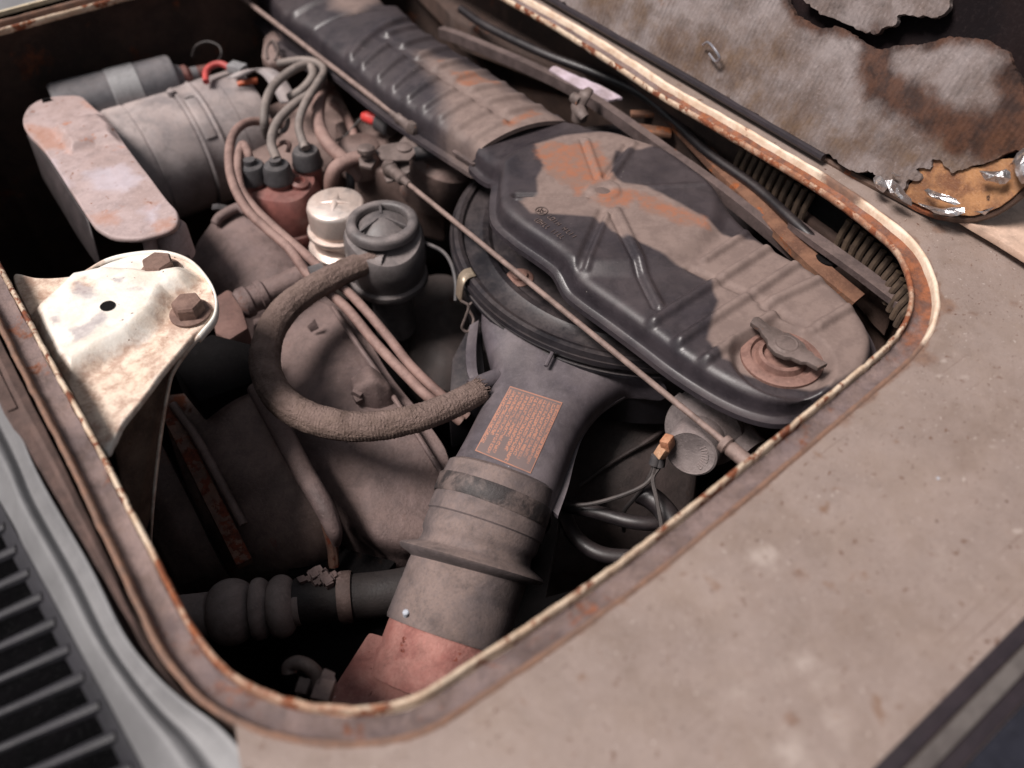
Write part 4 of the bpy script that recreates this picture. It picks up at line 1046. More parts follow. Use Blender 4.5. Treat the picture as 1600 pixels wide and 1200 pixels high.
lathe(PT(530, 934, -.20), hx, [(r1*.80, 0), (r1*.84, .002), (r1*.84, .008), (r1*.8, .01)], 36, False, False).build('band', m_shroudd, hb)
gr = thing('grime_clump', 'grey crumbly grime clump lying on the dark engine tin above the pipe', 'debris', PT(505, 905, -.23))
r_ = random.Random(5); m = M()
for k in range(60):
    p = PT(r_.gauss(506, 14), r_.gauss(904, 5), -.185+r_.uniform(-.006, .004)); s_ = r_.uniform(.001, .0028)
    m.join(box(p, V(s_, r_.uniform(-.3, .3)*s_, 0), V(0, s_, r_.uniform(-.4, .4)*s_), V(r_.uniform(-.3, .3)*s_, 0, s_)))
tag(m.build('crumbs', m_shroud, gr, smooth=False), kind='stuff')
dk = prism([PT(450, 880, -.225), PT(540, 856, -.225), PT(620, 876, -.225), PT(600, 900, -.225), PT(450, 900, -.225)], .01).build('oily_tray', m_black, bevel=.003)
tag(dk, 'black oily tray under the grime clump beside the dark pipe', 'engine tray')
lo = lathe(PT(560, 1045, -.30), PT(640, 1000, -.29)-PT(560, 1045, -.30), [(.06, -.04), (.068, -.03), (.068, .05), (.06, .06)], 40).build('lower_pipe', m_black)
tag(lo, 'black round pipe below the heater bellows next to the red box', 'pipe')
# bent hook and clip at the bottom lip
hk = thing('bent_wire_hook', 'bent steel wire hook with small clip next to the red box', 'hook', PT(480, 1075, -.12))
tube([PT(452, 1052, -.11), PT(452, 1042, -.108), PT(464, 1036, -.106), PT(482, 1042, -.106), PT(494, 1056, -.11), PT(486, 1072, -.115), PT(470, 1084, -.12)], .0042, 12).build('hook_wire', m_steel, hk)
bar(PT(478, 1060, -.108), PT(470, 1084, -.11), .007, .004).build('clip', m_steel, hk, bevel=.0008)
bar(PT(500, 1058, -.110), PT(518, 1066, -.112), .010, .005).build('clip', m_shroud, hk, bevel=.0008)
bar(PT(492, 1078, -.112), PT(520, 1084, -.112), .012, .008).build('clip', m_shroudd, hk, bevel=.0008)
bar(PT(510, 1066, -.112), PT(524, 1060, -.112), .006, .005).build('clip', m_shroud, hk, bevel=.0008)

# ---------------------------------------------------------------- hinge bracket (bright, left)
ZB = -.020
hi = thing('hinge_bracket', 'bright white peeling hinge bracket with two rusty bolts by the left sill', 'bracket', W(180, 540, ZB))
outl = [(20, 432), (60, 434), (120, 430), (170, 410), (215, 397), (255, 394), (290, 404), (318, 428), (333, 456), (336, 484), (320, 506), (298, 528), (262, 570), (222, 622), (192, 660), (176, 692), (160, 702), (110, 610), (60, 520)]
emb = np.array([W(x, y, ZB)[:2] for x, y in [(66, 492), (90, 470), (120, 440), (170, 430), (215, 432), (240, 436), (285, 430), (300, 440), (290, 452), (262, 464), (252, 486), (240, 505), (205, 535), (160, 560), (118, 588), (100, 580), (80, 540)]])
def hwarp(P):
    d = sdf(P, emb); return .0105*smo((d+.0085)/.014)+.0006*np.array([mnoise.noise(Vector((p[0]*60, p[1]*60, 4))) for p in P])
m = star(outl, ZB, 300, 110, [(.0005, -.0015), (.0003, -.003), (-.0005, -.0035)], .0012, (), hwarp, centre=(190, 500),
         masks=(('brown', [[(10, 425), (120, 430), (90, 470), (66, 500), (80, 540), (118, 592), (160, 566), (210, 540), (245, 510), (262, 470), (300, 450), (300, 425), (250, 392), (330, 420), (345, 500), (262, 575), (192, 665), (150, 710), (60, 540)], [(126, 462), (140, 454), (152, 462), (144, 474), (130, 474)]], .010),
                ('grey', [[(128, 460), (150, 466), (160, 478), (140, 488), (126, 474)], [(118, 535), (150, 520), (170, 505), (176, 515), (150, 545), (124, 555)], [(88, 515), (100, 510), (104, 520), (94, 526)], [(180, 455), (200, 452), (196, 460)], [(210, 470), (225, 462), (230, 472)]], .006)))
m.build('pressed_plate', m_hinge, hi, sharp=60)
lathe(W(168, 478, ZB+.0108), ZUP, [(.0046, 0), (.0046, .0004)], 24).build('drilled_hole', m_black, hi)
# turned-up edge strip round the nose and down the side
es = [(130, 424), (165, 404), (205, 394), (255, 391), (296, 404), (324, 432), (338, 462), (336, 492), (316, 518), (292, 546), (270, 580), (262, 612), (254, 660), (246, 720), (238, 800), (234, 860)]
ez = [-.024, -.021, -.018, -.0165, -.0165, -.0165, -.0165, -.017, -.020, -.027, -.036, -.046, -.06, -.075, -.1, -.13]
P1 = cr([W(x, y, z) for (x, y), z in zip(es, ez)], 8)
m = loft([[p, p-ZUP*(.006 if p.z > -.022 else .0035)] for p in P1], close=False)
m.a['brown'] = [.25 if p.z > -.021 else .62 for p in P1 for _ in range(2)]
o = m.build('edge_strip', m_hinge, hi, sharp=70); o.modifiers.new('thick', 'SOLIDIFY').thickness = .0014
# back web below the plate
rows = [[W(292, 536, -.028), W(262, 575, -.034), W(222, 628, -.04), W(178, 694, -.046)], [W(276, 575, -.05), W(250, 630, -.055), W(220, 680, -.06), W(185, 730, -.065)], [W(262, 620, -.07), W(245, 700, -.08), W(226, 760, -.09), W(200, 800, -.095)], [W(246, 720, -.10), W(238, 790, -.115), W(228, 830, -.125), W(215, 850, -.13)]]
patch(rows, 6, skirt=0).build('back_web', mat('rusty_brown_web', lin(104, 84, 70), lin(70, 52, 42), vscale=26, rust=lin(96, 56, 36), rthr=.56, rscale=30, rough=.7, bump=.4), hi).modifiers.new('thick', 'SOLIDIFY').thickness = .0015
rg2 = random.Random(2)
for (x, y, z, an) in ((252, 424, ZB+.001, .3), (298, 488, ZB+.001, .55)):
    c = W(x, y+2, z); r0 = 24*S(x, y, z)
    bo_ = lathe(c+ZUP*.0018, ZUP, [(r0*.56, 0)]+[(r0*1.0, 0), (r0*1.0, .0072), (r0*.9, .0088), (r0*.1, .0090)], 6, True, True, ref=V(math.cos(an), math.sin(an), 0)).build('hex_bolt', m_bolt, hi, sharp=20)
    lathe(c, ZUP, [(r0*1.32, 0), (r0*1.32, .0014), (r0*1.2, .0019), (r0*.6, .0019)], 40, True, False).build('washer', m_bolt, bo_, sharp=30)

# ---------------------------------------------------------------- generator drum, guard plate, coil
gA = W(196, 268, -.145); gB = W(402, 196, -.145); gl = (gB-gA).length; rG = 92*S(290, 232, -.145)
gx = (gB-gA).normalized()
gen = thing('generator', 'grey dusty generator drum with slotted clamp band behind the guard plate', 'generator', (gA+gB)/2-ZUP*.06)
lathe(gA, gx, [(rG*.9, -.02), (rG*.97, -.015), (rG*.97, .0), (rG*1.0, .004), (rG*1.0, .14*gl), (rG*.985, .145*gl), (rG*.985, .16*gl), (rG*1.0, .165*gl), (rG*1.0, .46*gl), (rG*.985, .47*gl), (rG*1.0, .48*gl), (rG*1.0, .78*gl), (rG*.99, .785*gl), (rG*.99, .96*gl), (rG*.97, .99*gl), (rG*.9, 1.0*gl), (rG*.3, 1.0*gl)], 96).build('drum', m_gen, gen, sharp=30)
bd = lathe(gA, gx, [(rG*1.0, .47*gl), (rG*1.03, .475*gl), (rG*1.045, .485*gl), (rG*1.03, .50*gl), (rG*1.028, .595*gl), (rG*1.045, .61*gl), (rG*1.03, .625*gl), (rG*1.0, .63*gl)], 96, False, False).build('clamp_band', m_gen, gen, sharp=40)
fx, fy, fa = frame(gx)
m = M()
for k in range(9):
    t_ = -.02-.62*k/8
    pass
slot = [gA+fa*(.545*gl)+(fx*math.cos(a)+fy*math.sin(a))*rG*1.035 for a in [(.30+.055*k)*-1 for k in range(8)]]
def facing(a): return gA+fa*.545*gl+(fx*math.cos(a)+fy*math.sin(a))*rG*1.04
sgn = 1 if (facing(.6)-CAM).length < (facing(-.6)-CAM).length else -1
sp = [facing(sgn*(.28+.10*k)) for k in range(8)]
tube(sp, .0062, 12, flat=.18).build('slot_bead', m_gen, bd)
tube([facing(sgn*.25), facing(sgn*.3)], .005, 12, smooth=False, flat=.2).build('slot_hole', m_black, bd)
lathe(facing(sgn*.02)-fa*.012, fx, [(.004, -.002), (.004, .003), (.002, .004)], 16).build('clamp_lug', m_gen, bd)

ZP = -.062
gp = thing('guard_plate', 'flat pale rust speckled metal guard plate in front of the generator drum', 'metal plate', W(160, 270, ZP-.05))
po = [(36, 190), (40, 172), (52, 160), (72, 152), (100, 148), (124, 149), (136, 158), (150, 171), (166, 184), (200, 232), (232, 274), (262, 314), (276, 330), (277, 346), (268, 357), (242, 366), (214, 372), (180, 370), (154, 358), (140, 342), (110, 296), (72, 238), (44, 208)]
pe = wxy([(84, 204), (110, 190), (160, 182), (180, 200), (186, 222), (150, 226), (112, 240)], ZP)
m = star(po, ZP, 240, 70, [(.0004, -.0012), (.0004, -.0035), (0, -.004)], .0008, (), lambda P: .007*smo((sdf(P, pe)+.003)/.010)+.0008*np.array([mnoise.noise(Vector((p[0]*40, p[1]*40, 1))) for p in P]), centre=(155, 265),
         masks=(('rusty', [[(40, 195), (80, 196), (112, 240), (60, 228)], [(130, 160), (160, 170), (150, 176)], [(140, 335), (180, 330), (186, 350), (150, 352)], [(236, 350), (270, 340), (276, 350), (246, 366)], [(225, 315), (245, 318), (235, 330)]], .010),
                ('pale', [[(130, 270), (190, 256), (220, 280), (200, 300), (150, 296)], [(215, 330), (250, 320), (240, 345)], [(70, 240), (110, 290), (90, 290)]], .012)))
m.build('plate', m_plate, gp, sharp=60)
bar(W(66, 158, ZP+.001), W(80, 155, ZP+.001), .003, .003).build('slot', m_black, gp)
# side skirt of the guard and the strap at its lower end
rows = [[W(44, 210, ZP-.006), W(72, 240, ZP-.006), W(110, 298, ZP-.006), W(140, 344, ZP-.006)], [W(56, 240, ZP-.02), W(85, 285, ZP-.02), W(120, 340, ZP-.02), W(150, 380, ZP-.02)], [W(70, 280, ZP-.05), W(100, 330, ZP-.05), W(130, 380, ZP-.05), W(165, 430, ZP-.05)]]
patch(rows, 6, skirt=0).build('side_skirt', mat('grey_skirt', lin(60, 52, 53), lin(46, 40, 41), rough=.6, bump=.2), gp).modifiers.new('thick', 'SOLIDIFY').thickness = .0015
m = loft([[p-V(.0055, .001, 0), p+V(.0055, .001, 0)] for p in cr([W(228, 364, ZP-.003), W(232, 372, ZP-.006), W(238, 392, ZP-.018), W(244, 412, ZP-.03)], 5)], close=False)
m.build('strap', m_plate, gp).modifiers.new('thick', 'SOLIDIFY').thickness = .0016
m.a = {}
lathe(W(262, 352, ZP-.006), ZUP, [(.014, -.03), (.014, -.004), (.011, 0)], 24).build('corner_post', m_plate, gp)
prism([W(255, 360, ZP-.03), W(285, 352, ZP-.03), W(296, 400, ZP-.03), W(262, 420, ZP-.03)], .03).build('lower_block', m_shroud, gp, bevel=.002)

cA_ = W(104, 166, -.085); cB_ = W(276, 122, -.085); cx_ = (cB_-cA_).normalized(); cl = (cB_-cA_).length; rC = 37*S(190, 140, -.085)
co = thing('ignition_coil', 'grey cylindrical ignition coil with pale clamp band behind the generator', 'ignition coil', (cA_+cB_)/2-ZUP*.03)
lathe(cA_, cx_, [(rC*.9, -.01), (rC, -.006), (rC, cl*.96), (rC*.94, cl*.985), (rC*.8, cl*.99), (rC*.62, cl*1.0), (rC*.45, cl*1.06), (rC*.3, cl*1.09), (rC*.28, cl*1.2)], 64).build('can', m_coil, co, sharp=30)
lathe(cA_, cx_, [(rC*1.0, cl*.40), (rC*1.035, cl*.405), (rC*1.035, cl*.655), (rC*1.0, cl*.66)], 64, False, False).build('clamp_band', m_band, co, sharp=30)
lathe(cA_+cx_*cl*1.03, cx_, [(.011, 0), (.011, .008), (.007, .012), (.006, .03)], 24).build('terminal', m_bake, co)
# ---------------------------------------------------------------- distributor and leads
ds_ = W(444, 292, -.098); rD = 58*S(444, 292, -.098)
di = thing('distributor', 'red brown bakelite distributor cap with black rubber boots', 'distributor', ds_-ZUP*.05)
def dfn(r, h, t): return r*(1+.05*math.cos(4*t+.5) if -.03 < h < .004 else 1), h
lathe(ds_, ZUP, [(rD*1.02, -.052), (rD*1.06, -.048), (rD*1.08, -.038), (rD*1.04, -.034), (rD*.98, -.033), (rD*.96, -.02), (rD*.90, -.004), (rD*.80, .002), (rD*.5, .004), (rD*.01, .004)], 64, True, False, fn=dfn).build('cap', m_bake, di, sharp=40)
BO = [((393, 264), -.080), ((433, 264), -.078), ((478, 241), -.080), ((468, 290), -.094)]
boots = []
for (x, y), z in BO[:3]:
    c = W(x, y, z); rr = 21.5*S(x, y, z)
    tw = lathe(c-ZUP*.022, ZUP, [(rr*1.0, -.01), (rr*.95, .012)], 24).build('tower', m_bake, di)
    lathe(c-ZUP*.011, ZUP, [(rr*1.12, 0), (rr*1.14, .002), (rr*1.08, .004), (rr*1.0, .0125), (rr*.88, .0155), (rr*.45, .0165), (rr*.42, .021)], 28, True, True).build('boot', m_boot, tw, sharp=40)
lathe(W(468, 292, -.096), V(.1, -.2, 1), [(.009, -.01), (.008, .006), (.005, .008), (.004, .004)], 20).build('tower', m_bake, di)
def lead(name, label, pts, r, mt, cat='cable', grp=None, seg=12):
    P = [W(x, y, z) for x, y, z in pts]
    o = tube(P, r, seg, 10).build(name, mt); return tag(o, label, cat, grp)
r7 = 7.2*S(420, 300, -.09)
lead('ignition_lead', 'long grey lead looping from the generator side down past the filler cap', [(440, 196, -.085), (411, 190, -.078), (385, 192, -.072), (366, 208, -.07), (358, 238, -.07), (362, 280, -.075), (384, 325, -.085), (417, 358, -.095), (451, 388, -.10), (485, 433, -.105), (539, 479, -.115), (586, 535, -.122), (637, 589, -.128), (671, 622, -.132), (720, 658, -.15)], r7, m_leadp)
lead('ignition_lead', 'second lead rising from the nearest boot and running beside the looping lead', [(390, 256, -.078), (388, 240, -.07), (379, 226, -.07), (372, 250, -.072), (376, 292, -.08), (398, 325, -.088), (432, 358, -.096), (478, 398, -.102), (509, 427, -.105), (552, 464, -.112), (603, 522, -.12), (640, 569, -.126), (684, 612, -.132), (730, 650, -.15)], r7*.95, m_leadp)
bar(W(492, 418, -.099), W(500, 432, -.099), .012, .006).build('lead_clip', m_boot)
bpy.data.objects['lead_clip']['label'] = 'small black clip holding the two pink brown leads together'; bpy.data.objects['lead_clip']['category'] = 'clip'
lead('ignition_lead', 'grey lead arching from the middle boot up behind the cap', [(433, 250, -.07), (424, 222, -.066), (434, 190, -.062), (461, 162, -.06), (485, 146, -.06), (502, 124, -.062), (508, 108, -.066)], r7*1.05, m_lead)
lead('ignition_lead', 'grey lead rising from the far boot and curling over at the top', [(477, 232, -.07), (467, 198, -.062), (475, 166, -.058), (495, 132, -.056), (506, 112, -.056), (498, 99, -.056), (471, 94, -.058), (436, 99, -.066)], r7*.95, m_lead)
lead('ignition_lead', 'grey lead forming the tall arch between generator drum and distributor', [(418, 214, -.09), (413, 190, -.07), (416, 158, -.06), (431, 130, -.056), (461, 107, -.054), (482, 102, -.056), (489, 118, -.06), (472, 140, -.066), (452, 152, -.075)], r7*1.05, m_lead)

# ---------------------------------------------------------------- oil filler and breather
oc = W(524, 318, -.082); ro = 45*S(524, 318, -.082)
of = thing('oil_filler_cap', 'worn silver oil filler cap with cross embossing beside the black breather', 'oil cap', oc-ZUP*.05)
lathe(oc, ZUP, [(ro*1.02, -.020), (ro*1.02, -.003), (ro*.97, .0), (ro*.9, .0012), (ro*.05, .0022)], 64, True, True).build('cap', m_cap, of, sharp=40)
for a in (0, math.pi/2):
    d_ = V(math.cos(a+.9), math.sin(a+.9), 0)
    tube([oc+d_*ro*.62+ZUP*.0008, oc+ZUP*.0026, oc-d_*ro*.62+ZUP*.0008], [.001, .0032, .001], 10, flat=.5).build('cross_bead', m_cap, of)
lathe(oc, ZUP, [(ro*.96, -.02), (ro*.96, -.024), (ro*1.13, -.025), (ro*1.15, -.0275), (ro*1.1, -.03), (ro*1.0, -.032), (ro*1.0, -.040), (ro*1.2, -.043), (ro*1.24, -.046), (ro*1.2, -.05), (ro*.9, -.052), (ro*.9, -.09)], 64, False, True).build('stepped_neck', m_cap, of, sharp=40)

bc = W(597, 346, -.078); rb_ = 57*S(597, 346, -.078)
br_ = thing('oil_breather', 'black round oil breather with three spoked ring top', 'breather', bc-ZUP*.06)
lathe(bc, ZUP, [(rb_*.70, -.004), (rb_*.71, .0004), (rb_*.75, .0018), (rb_*.82, .0023), (rb_*.91, .0018), (rb_*.98, .0002), (rb_*1.01, -.003), (rb_*1.01, -.0065), (rb_*.97, -.0075)], 72, False, False).build('ring', m_breath, br_, sharp=40)
lathe(bc, ZUP, [(rb_*.72, -.005), (rb_*.55, -.0008), (rb_*.35, .0032), (rb_*.15, .005), (.0003, .0055)], 48, True, False).build('dome', m_breath, br_)
for a in (1.75, 3.9, 5.9):
    d_ = C_R*math.cos(a)+C_H*math.sin(a)
    bar(bc+d_*rb_*.12+ZUP*.0045, bc+d_*rb_*.74+ZUP*.0006, .0022, .0035).build('spoke', m_breath, br_, bevel=.0004)
# body: drum with a teardrop shoulder towards the hose
toH = (W(585, 405, -.09)-W(600, 350, -.09)); toH.z = 0; toH.normalize()
bx_, by_, bz_ = frame(ZUP); ang0 = math.atan2(toH.dot(by_), toH.dot(bx_))
def bfn(r, h, t):
    q = math.cos(t-ang0-.45); return r*(1+.16*max(0, q)**2*(1 if h > -.045 else .3)), h-(.010*max(0, q)**2 if h > -.03 else 0)
lathe(bc+toH*.002, ZUP, [(rb_*.9, -.0065), (rb_*1.04, -.0075), (rb_*1.09, -.011), (rb_*1.12, -.019), (rb_*1.12, -.034), (rb_*1.06, -.046), (rb_*1.03, -.052), (rb_*1.12, -.054), (rb_*1.14, -.058), (rb_*1.08, -.061), (rb_*.6, -.063), (rb_*.6, -.12)], 72, True, True, fn=bfn).build('body', m_breath, br_, sharp=45)
tube([W(604, 412, -.098), W(585, 411, -.10), W(575, 414, -.10)], .0088, 18).build('hose_stub', m_breath, br_)
prism([W(516, 412, -.12), W(540, 402, -.12), W(560, 412, -.12), W(545, 430, -.12)], .004).build('bracket_foot', m_breath, br_)
# braided hose
rh = 22.3*S(430, 600, -.105)
hp = [(586, 407, -.099), (555, 417, -.099), (518, 434, -.100), (478, 457, -.102), (446, 483, -.104), (424, 516, -.106), (414, 556, -.107), (420, 594, -.107), (441, 626, -.107), (478, 650, -.107), (528, 664, -.107), (585, 666, -.107), (645, 655, -.106), (700, 636, -.107), (752, 610, -.108)]
bh = thing('breather_hose', 'thick brown fabric braided breather hose bent in a wide loop', 'hose', W(420, 580, -.13))
hpw = [W(*p) for p in hp]
hm = tube(hpw, [rh*.92, rh*.96, rh*1.0, rh*1.02, rh*1.06, rh*1.08, rh*1.1, rh*1.1, rh*1.1, rh*1.08, rh*1.05, rh*1.0, rh*.97, rh*.93, rh*.9], 44, 40, wob=.03)
# woven fibre bumps: fine relief along and around
hm.v = hm.v
n_s = 44
cl_ = cr(hpw, 40)
for i in range(len(cl_)):
    for k in range(n_s):
        v = hm.v[i*n_s+k]; d = (v-cl_[i])
        q = math.sin(i*.95+k*math.pi*2*7/n_s)*math.sin(i*.95-k*math.pi*2*7/n_s)
        hm.v[i*n_s+k] = cl_[i]+d*(1+.036*q+.03*mnoise.noise(v*600))
hm.build('braid', m_hose, bh, sharp=180)
r_ = random.Random(9); m = M()
for (c, p2) in ((hpw[0], hpw[1]), (hpw[-1], hpw[-2])):
    x_, y_, a_ = frame(c-p2)
    for k in range(46):
        t = r_.uniform(0, 6.28); q = c+(x_*math.cos(t)+y_*math.sin(t))*rh*r_.uniform(.8, .95)
        m.join(tube([q-a_*.003, q+a_*r_.uniform(.000, .003)+V(r_.uniform(-1, 1), r_.uniform(-1, 1), r_.uniform(-1, 1))*.0016], .00035, 4, smooth=False))
tag(m.build('frayed_ends', m_hose, bh), kind='stuff')

# ---------------------------------------------------------------- throttle linkage
lk = thing('throttle_lever', 'rusty steel throttle lever with screw between the two long rods', 'lever', W(620, 245, -.08))
zL = -.070
prism([W(586, 236, zL), W(596, 226, zL), W(622, 222, zL), W(632, 214, zL+.004), (W(646, 208, zL+.006)), W(655, 216, zL+.006), W(652, 236, zL), W(640, 250, zL-.002), (W(615, 250, zL)), W(596, 248, zL)], .0022).build('upper_plate', m_steel, lk, bevel=.0006)
prism([W(612, 250, zL-.006), W(640, 250, zL-.006), W(640, 268, zL-.010), W(622, 280, zL-.014), W(604, 284, zL-.016), W(600, 276, zL-.016)], .002).build('lower_plate', m_steel, lk, bevel=.0005)
prism([W(560, 246, zL-.004), W(575, 242, zL-.004), W(588, 250, zL-.004), W(580, 262, zL-.006), W(562, 258, zL-.006)], .003).build('clamp_tab', m_steel, lk, bevel=.0006)
lathe(W(573, 246, zL-.002), V(.1, .1, 1), [(.0055, 0), (.0055, .005), (.008, .0055), (.008, .009), (.0065, .0105), (.0005, .011)], 20).build('screw', m_steel, lk, sharp=30)
lathe(W(632, 232, zL+.001), ZUP, [(.0075, 0), (.0075, .002), (.0045, .0035), (.0005, .0035)], 20).build('boss', m_steel, lk, sharp=30)
tube([W(645, 240, zL-.004), W(690, 236, zL-.008), W(740, 236, zL-.016)], .007, 12).build('cross_shaft', m_boot, lk)
def rod(label, p0, p1, r, e0, e1, parts):
    t = thing('throttle_rod', label, 'rod', p0); d = (p1-p0).normalized()
    tube([p0, p1], r, 12, smooth=False).build('rod', m_rod, t)
    for end, dd in ((p0, d), (p1, -d)):
        if (end is p0 and e0) or (end is p1 and e1):
            k = lathe(end, dd, [(.001, -.010), (.005, -.009), (.0068, -.005), (.0068, .0), (.0055, .004), (.0050, .014), (.0056, .015), (.0056, .019), (.0036, .021), (.0032, .03)], 20).build('ball_socket', m_steel, t, sharp=35)
            lathe(end-dd*.004, ZUP, [(.0055, -.006), (.0065, -.002), (.0062, .004), (.004, .0075), (.0005, .008)], 20).build('ball', m_steel, k)
    return t
rod('thin steel throttle rod reaching up along the ribbed duct', W(643, 199, -.058), W(370, -10, -.040), .0026, True, False, 0)
rod('long thin throttle rod crossing over the round air cleaner housing', W(612, 266, -.078), W(1148, 704, -.062), .0022, True, False, 0)
lathe(W(1128, 690, -.0625), W(1170, 724, -.0625)-W(1128, 690, -.0625), [(.003, 0), (.0058, .001), (.0058, .005), (.004, .006), (.005, .007), (.005, .035)], 20).build('rod_end_fitting', m_rod)
tag(bpy.data.objects['rod_end_fitting'], 'brown collar fitting where the long rod meets the floor edge', 'fitting')

# hoses behind
lead('rubber_hose', 'thick grey brown hose curving down behind the distributor', [(508, 130, -.085), (500, 155, -.078), (497, 190, -.074), (512, 224, -.076), (540, 252, -.084), (560, 280, -.10)], 10.5*S(500, 200, -.078), m_leadp, 'hose')
lead('rubber_hose', 'thin brown hose hanging beside the thick grey brown hose', [(520, 160, -.10), (536, 176, -.10), (550, 202, -.10), (558, 236, -.105), (562, 262, -.12)], 7*S(540, 200, -.1), m_leadp, 'hose')
lead('rubber_hose', 'short elbow hose bending from the throttle lever into the engine', [(570, 245, -.078), (548, 250, -.078), (526, 262, -.08), (518, 280, -.09), (518, 305, -.11)], 11.5*S(530, 260, -.08), m_leadp, 'hose')
lead('rubber_hose', 'thin dark tube standing behind the silver filler cap', [(545, 262, -.09), (548, 285, -.10), (546, 310, -.12)], 7*S(540, 280, -.09), m_boot, 'hose')
# red connector
rc = thing('red_connector', 'bright red spade connector plugged into a dark sender', 'connector', W(585, 190, -.10))
tube([W(566, 182, -.09), W(578, 184, -.09), W(595, 190, -.09)], [.004, .0062, .0066, .006], 12).build('sleeve', m_red, rc)
lathe(W(592, 189, -.092), W(620, 205, -.092)-W(592, 189, -.092), [(.006, 0), (.010, .002), (.010, .018), (.008, .02)], 20).build('sender', m_boot, rc)
tube([W(567, 182, -.09), W(555, 195, -.095), W(540, 212, -.10), (W(525, 220, -.105))], .0012, 8).build('wire', m_dkwire, rc)
# small brackets round the generator's end
lead('looped_wire', 'red wire loop with grey ferrule at the end of the generator', [(322, 128, -.075), (322, 112, -.072), (332, 102, -.07), (346, 100, -.07), (358, 106, -.072), (366, 114, -.076)], 5*S(340, 110, -.07), m_redw)
bar(W(360, 104, -.07), W(382, 110, -.07), .012, .009).build('ferrule', m_band, bpy.data.objects['looped_wire'], bevel=.001)
lead('looped_wire', 'orange wire lying behind the end of the generator', [(372, 132, -.085), (385, 128, -.083), (402, 126, -.083)], 4.5*S(380, 130, -.08), m_orange)
wr = M()
m = loft([[p-V(.008, -.004, 0), p+V(.008, -.004, 0)] for p in cr([W(366, 122, -.074), W(385, 112, -.070), W(404, 107, -.068), W(424, 116, -.072), W(440, 138, -.08), W(452, 160, -.09)], 6)], close=False)
o = m.build('bent_bracket', m_gen); o.modifiers.new('thick', 'SOLIDIFY').thickness = .002; tag(o, 'pale bent metal strip bracket behind the arching leads', 'bracket')
lead('looped_wire', 'thin dark wire loop standing behind the grey coil', [(300, 88, -.07), (306, 72, -.06), (324, 65, -.055), (342, 72, -.058), (346, 86, -.065), (338, 98, -.075)], .0012, m_dkwire)
ek = thing('hanging_bracket', 'dusty steel bracket with oval hole near the top of the throttle rod', 'bracket', W(430, 70, -.08))
prism([W(412, 58, -.075), W(424, 46, -.07), W(446, 50, -.07), W(456, 74, -.075), W(446, 96, -.085), W(420, 100, -.085), (W(408, 88, -.08))], .012).build('body', m_shroudd, ek, bevel=.003)
tube([W(418, 92, -.07), W(416, 78, -.066), W(422, 66, -.064), W(430, 66, -.064), W(434, 80, -.066), W(430, 94, -.07)], .0016, 8).build('wire_loop', m_steel, ek)
# engine block masses in the background
blk = thing('carburettor', 'dark grimy carburettor body behind the throttle lever', 'carburettor', W(620, 260, -.17))
prism([W(520, 190, -.11), W(600, 170, -.11), W(700, 240, -.11), W(690, 290, -.12), W(560, 260, -.12)], .07).build('body', m_shroudd, blk, bevel=.006)
lathe(W(690, 255, -.10), V(.3, -.2, 1), [(.03, -.04), (.03, 0), (.024, .006), (.01, .008)], 32).build('float_bowl', m_shroudd, blk, sharp=30)
lathe(W(560, 225, -.10), V(0, 0, 1), [(.02, -.03), (.02, 0), (.012, .004)], 24).build('choke_drum', m_shroudd, blk, sharp=30)
gb = prism([W(380, 180, -.13), W(520, 120, -.12), W(560, 200, -.13), W(480, 300, -.14), W(390, 320, -.14)], .09).build('crankcase', m_shroudd, bevel=.006)
tag(gb, 'grimy crankcase casting behind the distributor', 'engine block')
cbl = [((440, 120), (470, 150)), ((450, 160), (490, 170))]
lead('choke_cable', 'pale bent cable end beside the far ignition boot', [(430, 205, -.075), (444, 204, -.072), (450, 190, -.07), (446, 176, -.075)], .0022, m_lead)
lead('choke_cable', 'short curled pink wire over the distributor cap', [(432, 228, -.082), (444, 222, -.076), (452, 226, -.078), (450, 238, -.084)], .0022, m_leadp)

# ---------------------------------------------------------------- vacuum canister, lower right of the bay
kA = W(1100, 672, -.108); kB = kA+(C_F*-.76-C_R*.45-C_U*.46)*.032; kx = (kB-kA).normalized(); kl = (kB-kA).length; rk = 43*S(1068, 706, -.10)
vc = thing('vacuum_canister', 'grey stepped vacuum canister with corroded terminal near the floor edge', 'canister', kA-ZUP*.05)
lathe(kA, kx, [(rk*.9, -.035), (rk*1.35, -.03), (rk*1.42, -.02), (rk*1.42, -.004), (rk*1.50, -.003), (rk*1.52, .0005), (rk*1.48, .0035), (rk*1.30, .006), (rk*1.10, .0085), (rk*1.0, .0115), (rk*1.0, kl*.90), (rk*.96, kl*.97), (rk*.88, kl*1.0), (rk*.82, kl*.985), (rk*.05, kl*.985)], 64).build('body', m_can, vc, sharp=30)
kx1, ky1, _ = frame(kx)
tb = W(1042, 692, -.100)
bar(W(1036, 690, -.094), W(1050, 694, -.092), .009, .009).build('terminal', m_brass, vc, bevel=.0012)
bar(W(1040, 698, -.096), W(1030, 713, -.104), .007, .007).build('terminal', mat('pale_terminal', lin(206, 172, 142), lin(170, 128, 100), rough=.5, bump=.3), vc, bevel=.001)
tube([W(1026, 712, -.112), W(1022, 726, -.118)], .004, 10, smooth=False).build('terminal_sleeve', m_boot, vc)
tube([W(1032, 714, -.113), W(1030, 728, -.119)], .004, 10, smooth=False).build('terminal_sleeve', m_boot, vc)
